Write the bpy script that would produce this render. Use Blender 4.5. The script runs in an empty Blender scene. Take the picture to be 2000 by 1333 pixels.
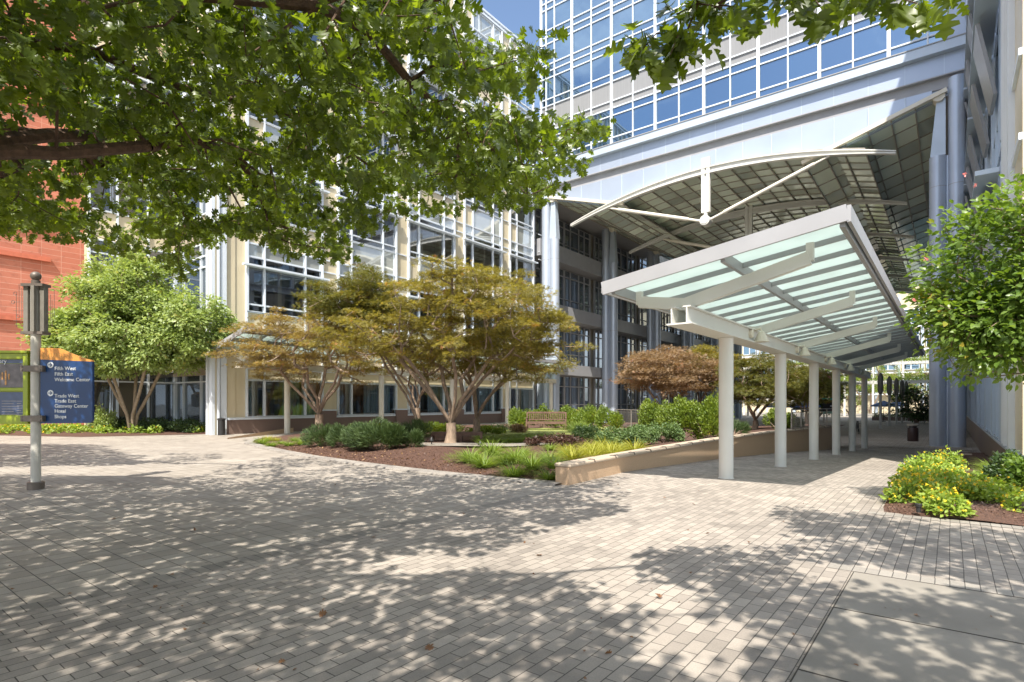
import bpy, math, random
import numpy as np
from mathutils import Vector, Matrix
rnd = random.Random(11); RS = np.random.RandomState(5)
R = math.radians; PI = math.pi
SC = bpy.context.scene
# ------------------------------------------------------------------ camera
F = 1105.0; HZ = 787.0; EYE = 1.6; YAW = R(37.8)
SN, CS = math.sin(YAW), math.cos(YAW)
cd = bpy.data.cameras.new('camera'); cam = bpy.data.objects.new('camera', cd); SC.collection.objects.link(cam)
cam.location = (0, 0, EYE); cam.rotation_euler = (R(90), 0, YAW)
cd.sensor_width = 36; cd.lens = F / 2000 * 36; cd.shift_x = 0; cd.shift_y = (HZ - 666.5) / 2000
cd.clip_start = 0.05; cd.clip_end = 2000
SC.camera = cam
# ------------------------------------------------------------------ sky and sun
SV = Vector((0.27, -0.66, 1.0)).normalized()          # from the ground towards the sun
sun_el = math.asin(SV.z)
w = bpy.data.worlds.new('World'); SC.world = w; w.use_nodes = True
nt = w.node_tree; nt.nodes.clear()
out = nt.nodes.new('ShaderNodeOutputWorld'); bg = nt.nodes.new('ShaderNodeBackground')
sky = nt.nodes.new('ShaderNodeTexSky'); sky.sky_type = 'NISHITA'; sky.sun_disc = False
sky.sun_elevation = sun_el; sky.sun_rotation = math.atan2(SV.x, SV.y); sky.air_density = 1.0; sky.dust_density = 1.2
tc = nt.nodes.new('ShaderNodeTexCoord'); nz = nt.nodes.new('ShaderNodeTexNoise'); nz.inputs['Scale'].default_value = 2.6
nz.inputs['Detail'].default_value = 9; nz.inputs['Roughness'].default_value = 0.62
mp = nt.nodes.new('ShaderNodeMapping'); mp.inputs['Scale'].default_value = (1, 1, 2.2); mp.inputs['Location'].default_value = (0.35, 0.2, 0.1)
cr = nt.nodes.new('ShaderNodeValToRGB'); cr.color_ramp.elements[0].position = 0.455; cr.color_ramp.elements[1].position = 0.68
mx = nt.nodes.new('ShaderNodeMixRGB'); mx.inputs['Color2'].default_value = (8.5, 8.7, 9.0, 1)
nt.links.new(tc.outputs['Generated'], mp.inputs['Vector']); nt.links.new(mp.outputs['Vector'], nz.inputs['Vector'])
nt.links.new(nz.outputs['Fac'], cr.inputs['Fac']); nt.links.new(cr.outputs['Color'], mx.inputs['Fac'])
nt.links.new(sky.outputs['Color'], mx.inputs['Color1']); nt.links.new(mx.outputs['Color'], bg.inputs['Color'])
bg.inputs['Strength'].default_value = 0.135; nt.links.new(bg.outputs['Background'], out.inputs['Surface'])
sl = bpy.data.lights.new('sun', 'SUN'); sl.energy = 4.7; sl.angle = R(0.53); sl.color = (1.0, 0.945, 0.855)
so = bpy.data.objects.new('sun', sl); SC.collection.objects.link(so); so.rotation_euler = SV.to_track_quat('Z', 'Y').to_euler()
so.location = (5, -10, 30)
SC.view_settings.view_transform = 'Standard'; SC.view_settings.look = 'None'; SC.view_settings.exposure = 0.90; SC.view_settings.gamma = 1
SC.cycles.max_bounces = 8; SC.cycles.transparent_max_bounces = 16; SC.cycles.diffuse_bounces = 4
SC.cycles.sample_clamp_indirect = 6; SC.cycles.use_denoising = True

# ------------------------------------------------------------------ measuring helpers (photo pixel -> place)
def ray(px, py):
    t = (px - 1000) / F; return (-SN + CS * t, CS + SN * t, (HZ - py) / F)
def D(px, py, d):
    r = ray(px, py); return Vector((r[0] * d, r[1] * d, EYE + r[2] * d))
def Z(px, py, z=0.0):
    r = ray(px, py); d = (z - EYE) / r[2]; return Vector((r[0] * d, r[1] * d, z))
def XP(px, X):
    r = ray(px, 0); d = X / r[0]; return r[1] * d
def YP(px, Y):
    r = ray(px, 0); d = Y / r[1]; return r[0] * d
def proj(p):
    d = -SN * p[0] + CS * p[1]; r = CS * p[0] + SN * p[1]
    if d < 0.05: return (-1e6, -1e6, d)
    return (1000 + F * r / d, HZ - (p[2] - EYE) * F / d, d)
def inpoly(x, y, P):
    c = False; n = len(P); j = n - 1
    for i in range(n):
        if (P[i][1] > y) != (P[j][1] > y) and x < (P[j][0] - P[i][0]) * (y - P[i][1]) / (P[j][1] - P[i][1]) + P[i][0]: c = not c
        j = i
    return c
def ss(a, b, x):
    t = max(0.0, min(1.0, (x - a) / (b - a))); return t * t * (3 - 2 * t)
def interp(P, x):
    if x <= P[0][0]: return P[0][1]
    for (a, b), (c_, d_) in zip(P, P[1:]):
        if x <= c_: return b + (d_ - b) * (x - a) / (c_ - a)
    return P[-1][1]

# ------------------------------------------------------------------ materials
def newmat(name):
    m = bpy.data.materials.new(name); m.use_nodes = True; n = m.node_tree.nodes; return m, n, m.node_tree.links, n['Principled BSDF']
def mat(name, col, rough=0.6, metal=0.0, var=0.12, scale=3.0, bump=0.0, bscale=60.0, col2=None, stretch=None, spec=0.5, detail=6):
    m, n, L, b = newmat(name)
    t = n.new('ShaderNodeTexCoord'); mpn = n.new('ShaderNodeMapping'); L.new(t.outputs['Object'], mpn.inputs['Vector'])
    if stretch: mpn.inputs['Scale'].default_value = stretch
    x = n.new('ShaderNodeTexNoise'); x.inputs['Scale'].default_value = scale; x.inputs['Detail'].default_value = detail
    L.new(mpn.outputs['Vector'], x.inputs['Vector'])
    r = n.new('ShaderNodeValToRGB'); r.color_ramp.elements[0].position = 0.3; r.color_ramp.elements[1].position = 0.7
    c2 = col2 if col2 else tuple(min(1, c * (1 + var)) for c in col)
    c1 = col if col2 else tuple(c * (1 - var) for c in col)
    r.color_ramp.elements[0].color = (*c1, 1); r.color_ramp.elements[1].color = (*c2, 1)
    L.new(x.outputs['Fac'], r.inputs['Fac']); L.new(r.outputs['Color'], b.inputs['Base Color'])
    b.inputs['Roughness'].default_value = rough; b.inputs['Metallic'].default_value = metal; b.inputs['Specular IOR Level'].default_value = spec
    if bump:
        y = n.new('ShaderNodeTexNoise'); y.inputs['Scale'].default_value = bscale; y.inputs['Detail'].default_value = 5
        L.new(t.outputs['Object'], y.inputs['Vector'])
        bp = n.new('ShaderNodeBump'); bp.inputs['Strength'].default_value = bump; bp.inputs['Distance'].default_value = 0.02
        L.new(y.outputs['Fac'], bp.inputs['Height']); L.new(bp.outputs['Normal'], b.inputs['Normal'])
    return m
def brickmat(name, c1, c2, mortar, w_, h_, gap, swap=True, offset=0.5, var=0.25, rough=0.85, plane='XY', bump=0.5, msmooth=0.1, bias=0.0):
    m, n, L, b = newmat(name)
    t = n.new('ShaderNodeTexCoord'); s_ = n.new('ShaderNodeSeparateXYZ'); c = n.new('ShaderNodeCombineXYZ'); L.new(t.outputs['Object'], s_.inputs[0])
    a, bb = {'XY': ('Y', 'X') if swap else ('X', 'Y'), 'YZ': ('Y', 'Z'), 'XZ': ('X', 'Z')}[plane]
    L.new(s_.outputs[a], c.inputs['X']); L.new(s_.outputs[bb], c.inputs['Y'])
    # slight wobble of the joints
    wn = n.new('ShaderNodeTexNoise'); wn.inputs['Scale'].default_value = 0.9; L.new(t.outputs['Object'], wn.inputs['Vector'])
    vm = n.new('ShaderNodeVectorMath'); vm.operation = 'SCALE'; vm.inputs['Scale'].default_value = 0.02 if plane == 'XY' else 0.0
    L.new(wn.outputs['Color'], vm.inputs[0]); va = n.new('ShaderNodeVectorMath'); va.operation = 'ADD'
    L.new(c.outputs[0], va.inputs[0]); L.new(vm.outputs[0], va.inputs[1])
    k = n.new('ShaderNodeTexBrick'); L.new(va.outputs[0], k.inputs['Vector'])
    k.offset = offset; k.inputs['Scale'].default_value = 1; k.inputs['Brick Width'].default_value = w_; k.inputs['Row Height'].default_value = h_
    k.inputs['Mortar Size'].default_value = gap; k.inputs['Mortar Smooth'].default_value = msmooth; k.inputs['Bias'].default_value = bias
    k.inputs['Color1'].default_value = (*c1, 1); k.inputs['Color2'].default_value = (*c2, 1); k.inputs['Mortar'].default_value = (*mortar, 1)
    x = n.new('ShaderNodeTexNoise'); x.inputs['Scale'].default_value = 0.55; x.inputs['Detail'].default_value = 9; x.inputs['Roughness'].default_value = 0.65
    L.new(t.outputs['Object'], x.inputs['Vector'])
    mr = n.new('ShaderNodeMapRange'); mr.inputs['From Min'].default_value = 0.3; mr.inputs['From Max'].default_value = 0.7
    mr.inputs['To Min'].default_value = 1 - var; mr.inputs['To Max'].default_value = 1 + var * 0.6; L.new(x.outputs['Fac'], mr.inputs['Value'])
    g = n.new('ShaderNodeTexNoise'); g.inputs['Scale'].default_value = 90; g.inputs['Detail'].default_value = 3; L.new(t.outputs['Object'], g.inputs['Vector'])
    mg = n.new('ShaderNodeMapRange'); mg.inputs['To Min'].default_value = 0.75; mg.inputs['To Max'].default_value = 1.25; L.new(g.outputs['Fac'], mg.inputs['Value'])
    mu = n.new('ShaderNodeMath'); mu.operation = 'MULTIPLY'; L.new(mr.outputs[0], mu.inputs[0]); L.new(mg.outputs[0], mu.inputs[1])
    vo = n.new('ShaderNodeTexVoronoi'); vo.inputs['Scale'].default_value = 1.7; L.new(t.outputs['Object'], vo.inputs['Vector'])
    gm = n.new('ShaderNodeMapRange'); gm.inputs['From Min'].default_value = .025; gm.inputs['From Max'].default_value = .045; gm.inputs['To Min'].default_value = .62; gm.inputs['To Max'].default_value = 1.0; L.new(vo.outputs['Distance'], gm.inputs['Value'])
    st = n.new('ShaderNodeTexNoise'); st.inputs['Scale'].default_value = 2.3; st.inputs['Detail'].default_value = 8; st.inputs['Distortion'].default_value = .6; L.new(t.outputs['Object'], st.inputs['Vector'])
    sm = n.new('ShaderNodeMapRange'); sm.inputs['From Min'].default_value = .56; sm.inputs['From Max'].default_value = .72; sm.inputs['To Min'].default_value = 1.0; sm.inputs['To Max'].default_value = .76; L.new(st.outputs['Fac'], sm.inputs['Value'])
    mu2 = n.new('ShaderNodeMath'); mu2.operation = 'MULTIPLY'; L.new(mu.outputs[0], mu2.inputs[0]); L.new(sm.outputs[0], mu2.inputs[1])
    if plane == 'XY': mu3 = n.new('ShaderNodeMath'); mu3.operation = 'MULTIPLY'; L.new(mu2.outputs[0], mu3.inputs[0]); L.new(gm.outputs[0], mu3.inputs[1]); mu = mu3
    else: mu = mu2
    vs = n.new('ShaderNodeVectorMath'); vs.operation = 'SCALE'; L.new(k.outputs['Color'], vs.inputs[0]); L.new(mu.outputs[0], vs.inputs['Scale'])
    L.new(vs.outputs[0], b.inputs['Base Color']); b.inputs['Roughness'].default_value = rough
    iv = n.new('ShaderNodeMath'); iv.operation = 'SUBTRACT'; iv.inputs[0].default_value = 1; L.new(k.outputs['Fac'], iv.inputs[1])
    ad = n.new('ShaderNodeMath'); ad.operation = 'MULTIPLY_ADD'; ad.inputs[1].default_value = 0.12; L.new(g.outputs['Fac'], ad.inputs[0]); L.new(iv.outputs[0], ad.inputs[2])
    bp = n.new('ShaderNodeBump'); bp.inputs['Strength'].default_value = bump; bp.inputs['Distance'].default_value = 0.006
    L.new(ad.outputs[0], bp.inputs['Height']); L.new(bp.outputs['Normal'], b.inputs['Normal'])
    return m
def leafmat(name, ca, cb, trans=0.35, tcol=None, rough=0.45, spec=0.4, cc=None):
    m, n, L, b = newmat(name)
    g = n.new('ShaderNodeNewGeometry'); r = n.new('ShaderNodeValToRGB')
    r.color_ramp.elements[0].color = (*ca, 1); r.color_ramp.elements[1].color = (*cb, 1)
    if cc:
        e = r.color_ramp.elements.new(0.84); e.color = (*cb, 1); r.color_ramp.elements[-1].color = (*cc, 1)
    t_ = n.new('ShaderNodeTexCoord'); nn = n.new('ShaderNodeTexNoise'); nn.inputs['Scale'].default_value = 1.3; nn.inputs['Detail'].default_value = 2; L.new(t_.outputs['Object'], nn.inputs['Vector'])
    m1 = n.new('ShaderNodeMapRange'); m1.inputs['From Min'].default_value = .35; m1.inputs['From Max'].default_value = .65; m1.inputs['To Min'].default_value = .01; m1.inputs['To Max'].default_value = .39; L.new(nn.outputs['Fac'], m1.inputs['Value'])
    m2 = n.new('ShaderNodeMath'); m2.operation = 'MULTIPLY_ADD'; m2.inputs[1].default_value = .61; L.new(g.outputs['Random Per Island'], m2.inputs[0]); L.new(m1.outputs[0], m2.inputs[2])
    L.new(m2.outputs[0], r.inputs['Fac']); L.new(r.outputs['Color'], b.inputs['Base Color'])
    b.inputs['Roughness'].default_value = rough; b.inputs['Specular IOR Level'].default_value = spec
    tr = n.new('ShaderNodeBsdfTranslucent'); mxs = n.new('ShaderNodeMixShader'); mxs.inputs[0].default_value = trans
    sc = n.new('ShaderNodeMixRGB'); sc.blend_type = 'MULTIPLY'; sc.inputs[0].default_value = 1; sc.inputs['Color2'].default_value = (*(tcol or (2.6, 2.4, 0.9)), 1)
    L.new(r.outputs['Color'], sc.inputs['Color1']); L.new(sc.outputs[0], tr.inputs['Color'])
    o = n['Material Output']; L.new(b.outputs[0], mxs.inputs[1]); L.new(tr.outputs[0], mxs.inputs[2]); L.new(mxs.outputs[0], o.inputs['Surface'])
    return m
def glassmat(name, tint=(0.75, 0.85, 0.85), refl=0.18, dark=0.0):
    m, n, L, b = newmat(name); n.remove(b); o = n['Material Output']
    tr = n.new('ShaderNodeBsdfTransparent'); tr.inputs[0].default_value = (*tint, 1)
    gl = n.new('ShaderNodeBsdfGlossy'); gl.inputs['Roughness'].default_value = 0.015; gl.inputs['Color'].default_value = (0.9, 0.95, 1, 1)
    lw = n.new('ShaderNodeLayerWeight'); lw.inputs['Blend'].default_value = 0.35
    ma = n.new('ShaderNodeMath'); ma.operation = 'MULTIPLY_ADD'; ma.inputs[1].default_value = 0.75; ma.inputs[2].default_value = refl; ma.use_clamp = True
    L.new(lw.outputs['Fresnel'], ma.inputs[0]); mxs = n.new('ShaderNodeMixShader'); L.new(ma.outputs[0], mxs.inputs[0])
    L.new(tr.outputs[0], mxs.inputs[1]); L.new(gl.outputs[0], mxs.inputs[2]); L.new(mxs.outputs[0], o.inputs['Surface'])
    return m
def coated(name, base, refl=0.45, gcol=(0.8, 0.9, 1.0)):
    m, n, L, b = newmat(name); o = n['Material Output']
    g = n.new('ShaderNodeNewGeometry'); hs = n.new('ShaderNodeHueSaturation'); hs.inputs['Color'].default_value = (*base, 1)
    mr = n.new('ShaderNodeMapRange'); mr.inputs['To Min'].default_value = 0.6; mr.inputs['To Max'].default_value = 1.5
    L.new(g.outputs['Random Per Island'], mr.inputs['Value']); L.new(mr.outputs[0], hs.inputs['Value']); L.new(hs.outputs[0], b.inputs['Base Color'])
    b.inputs['Roughness'].default_value = 0.25
    gl = n.new('ShaderNodeBsdfGlossy'); gl.inputs['Roughness'].default_value = 0.01; gl.inputs['Color'].default_value = (*gcol, 1)
    t = n.new('ShaderNodeTexCoord'); nn = n.new('ShaderNodeTexNoise'); nn.inputs['Scale'].default_value = 0.5; nn.inputs['Detail'].default_value = 1
    L.new(t.outputs['Object'], nn.inputs['Vector']); bp = n.new('ShaderNodeBump'); bp.inputs['Strength'].default_value = 0.06; bp.inputs['Distance'].default_value = 0.1
    L.new(nn.outputs['Fac'], bp.inputs['Height']); L.new(bp.outputs[0], gl.inputs['Normal'])
    mxs = n.new('ShaderNodeMixShader'); mxs.inputs[0].default_value = refl
    L.new(b.outputs[0], mxs.inputs[1]); L.new(gl.outputs[0], mxs.inputs[2]); L.new(mxs.outputs[0], o.inputs['Surface'])
    return m
def frostmat(name, col, trl=0.55):
    m, n, L, b = newmat(name); o = n['Material Output']; b.inputs['Base Color'].default_value = (*col, 1); b.inputs['Roughness'].default_value = 0.12
    t = n.new('ShaderNodeTexCoord'); nn = n.new('ShaderNodeTexNoise'); nn.inputs['Scale'].default_value = 1.7; nn.inputs['Detail'].default_value = 5
    L.new(t.outputs['Object'], nn.inputs['Vector']); r = n.new('ShaderNodeValToRGB')
    r.color_ramp.elements[0].color = (*[c * 0.82 for c in col], 1); r.color_ramp.elements[1].color = (*col, 1)
    L.new(nn.outputs['Fac'], r.inputs['Fac']); L.new(r.outputs['Color'], b.inputs['Base Color'])
    tr = n.new('ShaderNodeBsdfTranslucent'); L.new(r.outputs['Color'], tr.inputs['Color'])
    mxs = n.new('ShaderNodeMixShader'); mxs.inputs[0].default_value = trl
    L.new(b.outputs[0], mxs.inputs[1]); L.new(tr.outputs[0], mxs.inputs[2]); L.new(mxs.outputs[0], o.inputs['Surface'])
    return m
M = {}
M['brick'] = brickmat('brick_paving', (0.268, 0.233, 0.199), (0.388, 0.338, 0.287), (0.08, 0.068, 0.056), 0.21, 0.105, 0.0035, bump=0.6)
M['soldier'] = brickmat('soldier_course', (0.20, 0.18, 0.155), (0.27, 0.24, 0.205), (0.04, 0.035, 0.03), 0.105, 0.5, 0.0035, offset=0, bump=0.6)
M['soldierx'] = brickmat('soldier_course_cross', (0.26, 0.235, 0.205), (0.32, 0.29, 0.25), (0.05, 0.045, 0.04), 0.105, 0.5, 0.0035, swap=False, offset=0, bump=0.6)
M['tile'] = brickmat('plaza_tile', (0.30, 0.262, 0.218), (0.37, 0.327, 0.275), (0.05, 0.045, 0.04), 0.24, 0.24, 0.004, offset=0, bump=0.6, var=0.18)
M['kerb'] = brickmat('kerb_paver', (0.27, 0.24, 0.21), (0.34, 0.31, 0.27), (0.07, 0.06, 0.05), 0.3, 0.15, 0.004, swap=False, bump=0.5)
M['concrete'] = mat('concrete', (0.25, 0.225, 0.19), 0.9, var=0.26, scale=0.8, bump=0.25, bscale=180)
M['white'] = mat('white_steel', (0.66, 0.65, 0.60), 0.42, var=0.05, scale=1.2, bump=0.04, bscale=12)
M['cream'] = mat('cream_steel', (0.70, 0.65, 0.54), 0.5, var=0.05, scale=1.5)
M['grey'] = mat('grey_steel', (0.34, 0.34, 0.35), 0.45, var=0.06, scale=1.3)
M['bluepaint'] = mat('pale_blue_metal', (0.48, 0.545, 0.62), 0.38, metal=0.2, var=0.06, scale=0.8)
M['panel'] = mat('silver_blue_panel', (0.40, 0.455, 0.55), 0.35, metal=0.35, var=0.05, scale=0.35, bump=0.05, bscale=1.3)
M['coltower'] = mat('silver_blue_column', (0.46, 0.51, 0.59), 0.36, metal=0.3, var=0.05, scale=0.6)
M['mull'] = mat('white_mullion', (0.66, 0.70, 0.74), 0.4, var=0.05, scale=1.1)
M['beige'] = mat('beige_panel', (0.62, 0.53, 0.36), 0.3, var=0.08, scale=0.9, stretch=(1, 1, 0.3))
M['spandrel'] = mat('grey_spandrel', (0.25, 0.25, 0.25), 0.35, var=0.08, scale=9, stretch=(1, 1, 0.02))
M['granite'] = mat('brown_granite', (0.20, 0.135, 0.11), 0.5, var=0.25, scale=70)
M['tan'] = mat('tan_granite', (0.52, 0.36, 0.23), 0.55, var=0.2, scale=70, bump=0.1, bscale=120)
M['tancap'] = mat('tan_granite_cap', (0.50, 0.40, 0.30), 0.55, var=0.15, scale=60)
M['red'] = brickmat('red_brick', (0.40, 0.14, 0.09), (0.46, 0.175, 0.115), (0.50, 0.26, 0.19), 0.95, 0.34, 0.014, swap=False, offset=0, var=0.12, plane='YZ', bump=0.3)
M['redstone'] = mat('red_band_stone', (0.45, 0.13, 0.075), 0.8, var=0.12, scale=4)
M['glass'] = glassmat('window_glass', (0.74, 0.80, 0.80), 0.24)
M['fritted'] = coated('fritted_glass', (0.40, 0.41, 0.37), 0.35, (0.85, 0.92, 1.0))
M['paleglass'] = coated('pale_blue_glass', (0.06, 0.09, 0.12), 0.55, (0.55, 0.72, 0.9))
M['blueglass'] = coated('coated_blue_glass', (0.012, 0.035, 0.06), 0.62, (0.30, 0.42, 0.56))
M['darkglass'] = coated('dark_passage_glass', (0.025, 0.03, 0.035), 0.25)
M['frost'] = frostmat('frosted_green_glass', (0.78, 0.87, 0.84), 0.62)
M['frit'] = frostmat('grey_fritted_glass', (0.46, 0.54, 0.52), 0.45)
M['soffit'] = coated('green_soffit_glass', (0.74, 0.82, 0.68), 0.18, (0.8, 0.9, 0.85))
M['vaultglass'] = frostmat('vault_green_glass', (0.30, 0.36, 0.28), 0.3)
M['soffit_frame'] = mat('soffit_frame', (0.36, 0.33, 0.28), 0.5)
M['dark'] = mat('dark_interior', (0.05, 0.045, 0.04), 0.8, var=0.3)
M['room'] = mat('office_interior', (0.46, 0.42, 0.34), 0.8, var=0.3, scale=0.8)
M['slabm'] = mat('floor_slab', (0.34, 0.28, 0.2), 0.8)
M['curtain'] = mat('pale_blue_curtain', (0.50, 0.62, 0.68), 0.8, var=0.25, scale=14, stretch=(1, 1, 0.03))
M['mulch'] = mat('bark_mulch', (0.030, 0.016, 0.012), 0.95, scale=55, col2=(0.17, 0.085, 0.055), bump=1.0, bscale=70, detail=10)
M['chip'] = leafmat('mulch_chip', (0.05, 0.025, 0.016), (0.20, 0.11, 0.07), 0.0)
M['lawn'] = mat('lawn', (0.20, 0.24, 0.06), 0.95, scale=20, col2=(0.34, 0.36, 0.13), bump=0.6)
M['bark'] = mat('maple_bark', (0.26, 0.19, 0.135), 0.9, var=0.35, scale=14, bump=0.6, bscale=45, stretch=(1, 1, 0.35))
M['oakbark'] = mat('oak_bark', (0.095, 0.055, 0.035), 0.9, var=0.35, scale=16, bump=0.8, bscale=50)
M['palebark'] = mat('pale_bark', (0.26, 0.20, 0.13), 0.85, var=0.25, scale=9, bump=0.3, bscale=30)
M['oak'] = leafmat('oak_leaf', (0.036, 0.060, 0.011), (0.145, 0.195, 0.028), 0.41, (2.9, 2.8, 0.5), 0.36, 0.5)
M['maple'] = leafmat('maple_leaf', (0.09, 0.088, 0.028), (0.31, 0.265, 0.06), 0.42, (1.8, 1.7, 0.8), 0.42, 0.5, (0.46, 0.20, 0.08))
M['maplebronze'] = leafmat('maple_leaf_bronze', (0.14, 0.10, 0.045), (0.34, 0.27, 0.08), 0.4, (1.7, 1.5, 0.8), 0.45, 0.5, (0.44, 0.20, 0.12))
M['mapledark'] = leafmat('maple_leaf_dark', (0.07, 0.085, 0.022), (0.17, 0.165, 0.035), 0.34, (1.9, 1.7, 0.8), 0.5, 0.4, (0.20, 0.07, 0.03))
M['maplered'] = leafmat('maple_leaf_red', (0.17, 0.12, 0.06), (0.36, 0.25, 0.15), 0.36, (1.6, 1.4, 0.9), 0.5, 0.4, (0.30, 0.10, 0.06))
M['pale'] = leafmat('pale_green_leaf', (0.19, 0.26, 0.07), (0.36, 0.43, 0.16), 0.38, (1.6, 1.6, 0.8), 0.4, 0.5, (0.34, 0.25, 0.06))
M['glossy'] = leafmat('glossy_leaf', (0.06, 0.12, 0.02), (0.17, 0.25, 0.05), 0.34, (2.3, 2.2, 0.8), 0.34, 0.45, (0.30, 0.20, 0.03))
M['juniper'] = leafmat('juniper_needles', (0.03, 0.06, 0.018), (0.10, 0.15, 0.045), 0.2, (1.6, 1.6, 0.9), 0.6)
M['hedge'] = leafmat('hedge_leaf', (0.10, 0.16, 0.025), (0.22, 0.28, 0.035), 0.35, (1.8, 1.8, 0.7), 0.45, 0.5, (0.36, 0.24, 0.05))
M['hedgegrey'] = leafmat('rose_shrub_leaf', (0.08, 0.14, 0.05), (0.18, 0.25, 0.09), 0.3, (1.7, 1.7, 0.8), 0.45)
M['darkshrub'] = leafmat('dark_shrub_leaf', (0.03, 0.06, 0.02), (0.075, 0.12, 0.04), 0.25, (2, 2, 0.8), 0.4)
M['grass'] = leafmat('grass_blade', (0.11, 0.18, 0.035), (0.29, 0.36, 0.08), 0.35, (1.6, 1.7, 0.6), 0.5)
M['grassyel'] = leafmat('yellow_grass_blade', (0.26, 0.28, 0.04), (0.42, 0.40, 0.07), 0.35, (1.5, 1.5, 0.6), 0.5)
M['lantana'] = leafmat('lantana_leaf', (0.15, 0.24, 0.035), (0.33, 0.42, 0.07), 0.35, (1.7, 1.7, 0.6), 0.5)
M['petal'] = leafmat('lantana_flower', (0.90, 0.74, 0.06), (0.92, 0.62, 0.04), 0.25, (1, 1, 1), 0.6, 0.3, (0.9, 0.38, 0.03))
M['pink'] = leafmat('pink_bloom', (0.75, 0.2, 0.2), (0.8, 0.35, 0.3), 0.3, (1, 1, 1))
M['purple'] = leafmat('purple_leaf', (0.05, 0.028, 0.022), (0.11, 0.055, 0.035), 0.2, (1.5, 1, 1))
M['teak'] = mat('weathered_teak', (0.15, 0.085, 0.06), 0.7, var=0.3, scale=8, stretch=(1, 1, 1), bump=0.3, bscale=40)
M['navy'] = mat('navy_sign', (0.003, 0.034, 0.125), 0.4, var=0.05)
M['orange'] = mat('orange_sign', (0.60, 0.25, 0.045), 0.45, var=0.06)
M['orangeline'] = mat('orange_sign_line', (0.62, 0.42, 0.15), 0.45)
M['lime'] = mat('lime_paint', (0.26, 0.32, 0.012), 0.4, var=0.06)
M['letter'] = mat('sign_lettering', (0.66, 0.68, 0.70), 0.5, var=0.02)
M['poster'] = mat('poster_bluegrey', (0.05, 0.075, 0.15), 0.3, var=0.2, scale=8)
M['posterb'] = mat('poster_brown', (0.10, 0.085, 0.09), 0.3, var=0.5, scale=9)
M['figure'] = mat('poster_figures', (0.45, 0.22, 0.06), 0.4, var=0.5, scale=25)
M['bronze'] = mat('bronze_bracket', (0.14, 0.115, 0.095), 0.5, metal=0.3)
M['pole'] = mat('pole_paint', (0.46, 0.44, 0.39), 0.45, var=0.06, scale=3)
M['polecap'] = mat('pole_grille', (0.17, 0.155, 0.13), 0.5, var=0.15, scale=6)
M['bin'] = mat('dark_brown_bin', (0.045, 0.025, 0.022), 0.35)
M['steel'] = mat('stainless_rail', (0.42, 0.38, 0.34), 0.35, metal=0.6)
M['clip'] = mat('dark_clip', (0.07, 0.055, 0.05), 0.5, metal=0.4)
M['blueumb'] = mat('blue_umbrella', (0.14, 0.22, 0.45), 0.8)
M['teal'] = mat('teal_sign', (0.0, 0.32, 0.26), 0.5)
M['black'] = mat('black_metal', (0.02, 0.02, 0.02), 0.5)
M['flag'] = mat('maroon_flag', (0.16, 0.04, 0.05), 0.8, var=0.3, scale=5)
M['joint'] = mat('joint_filler', (0.045, 0.038, 0.03), 0.95)
M['hedgefar'] = M['hedge']

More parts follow.
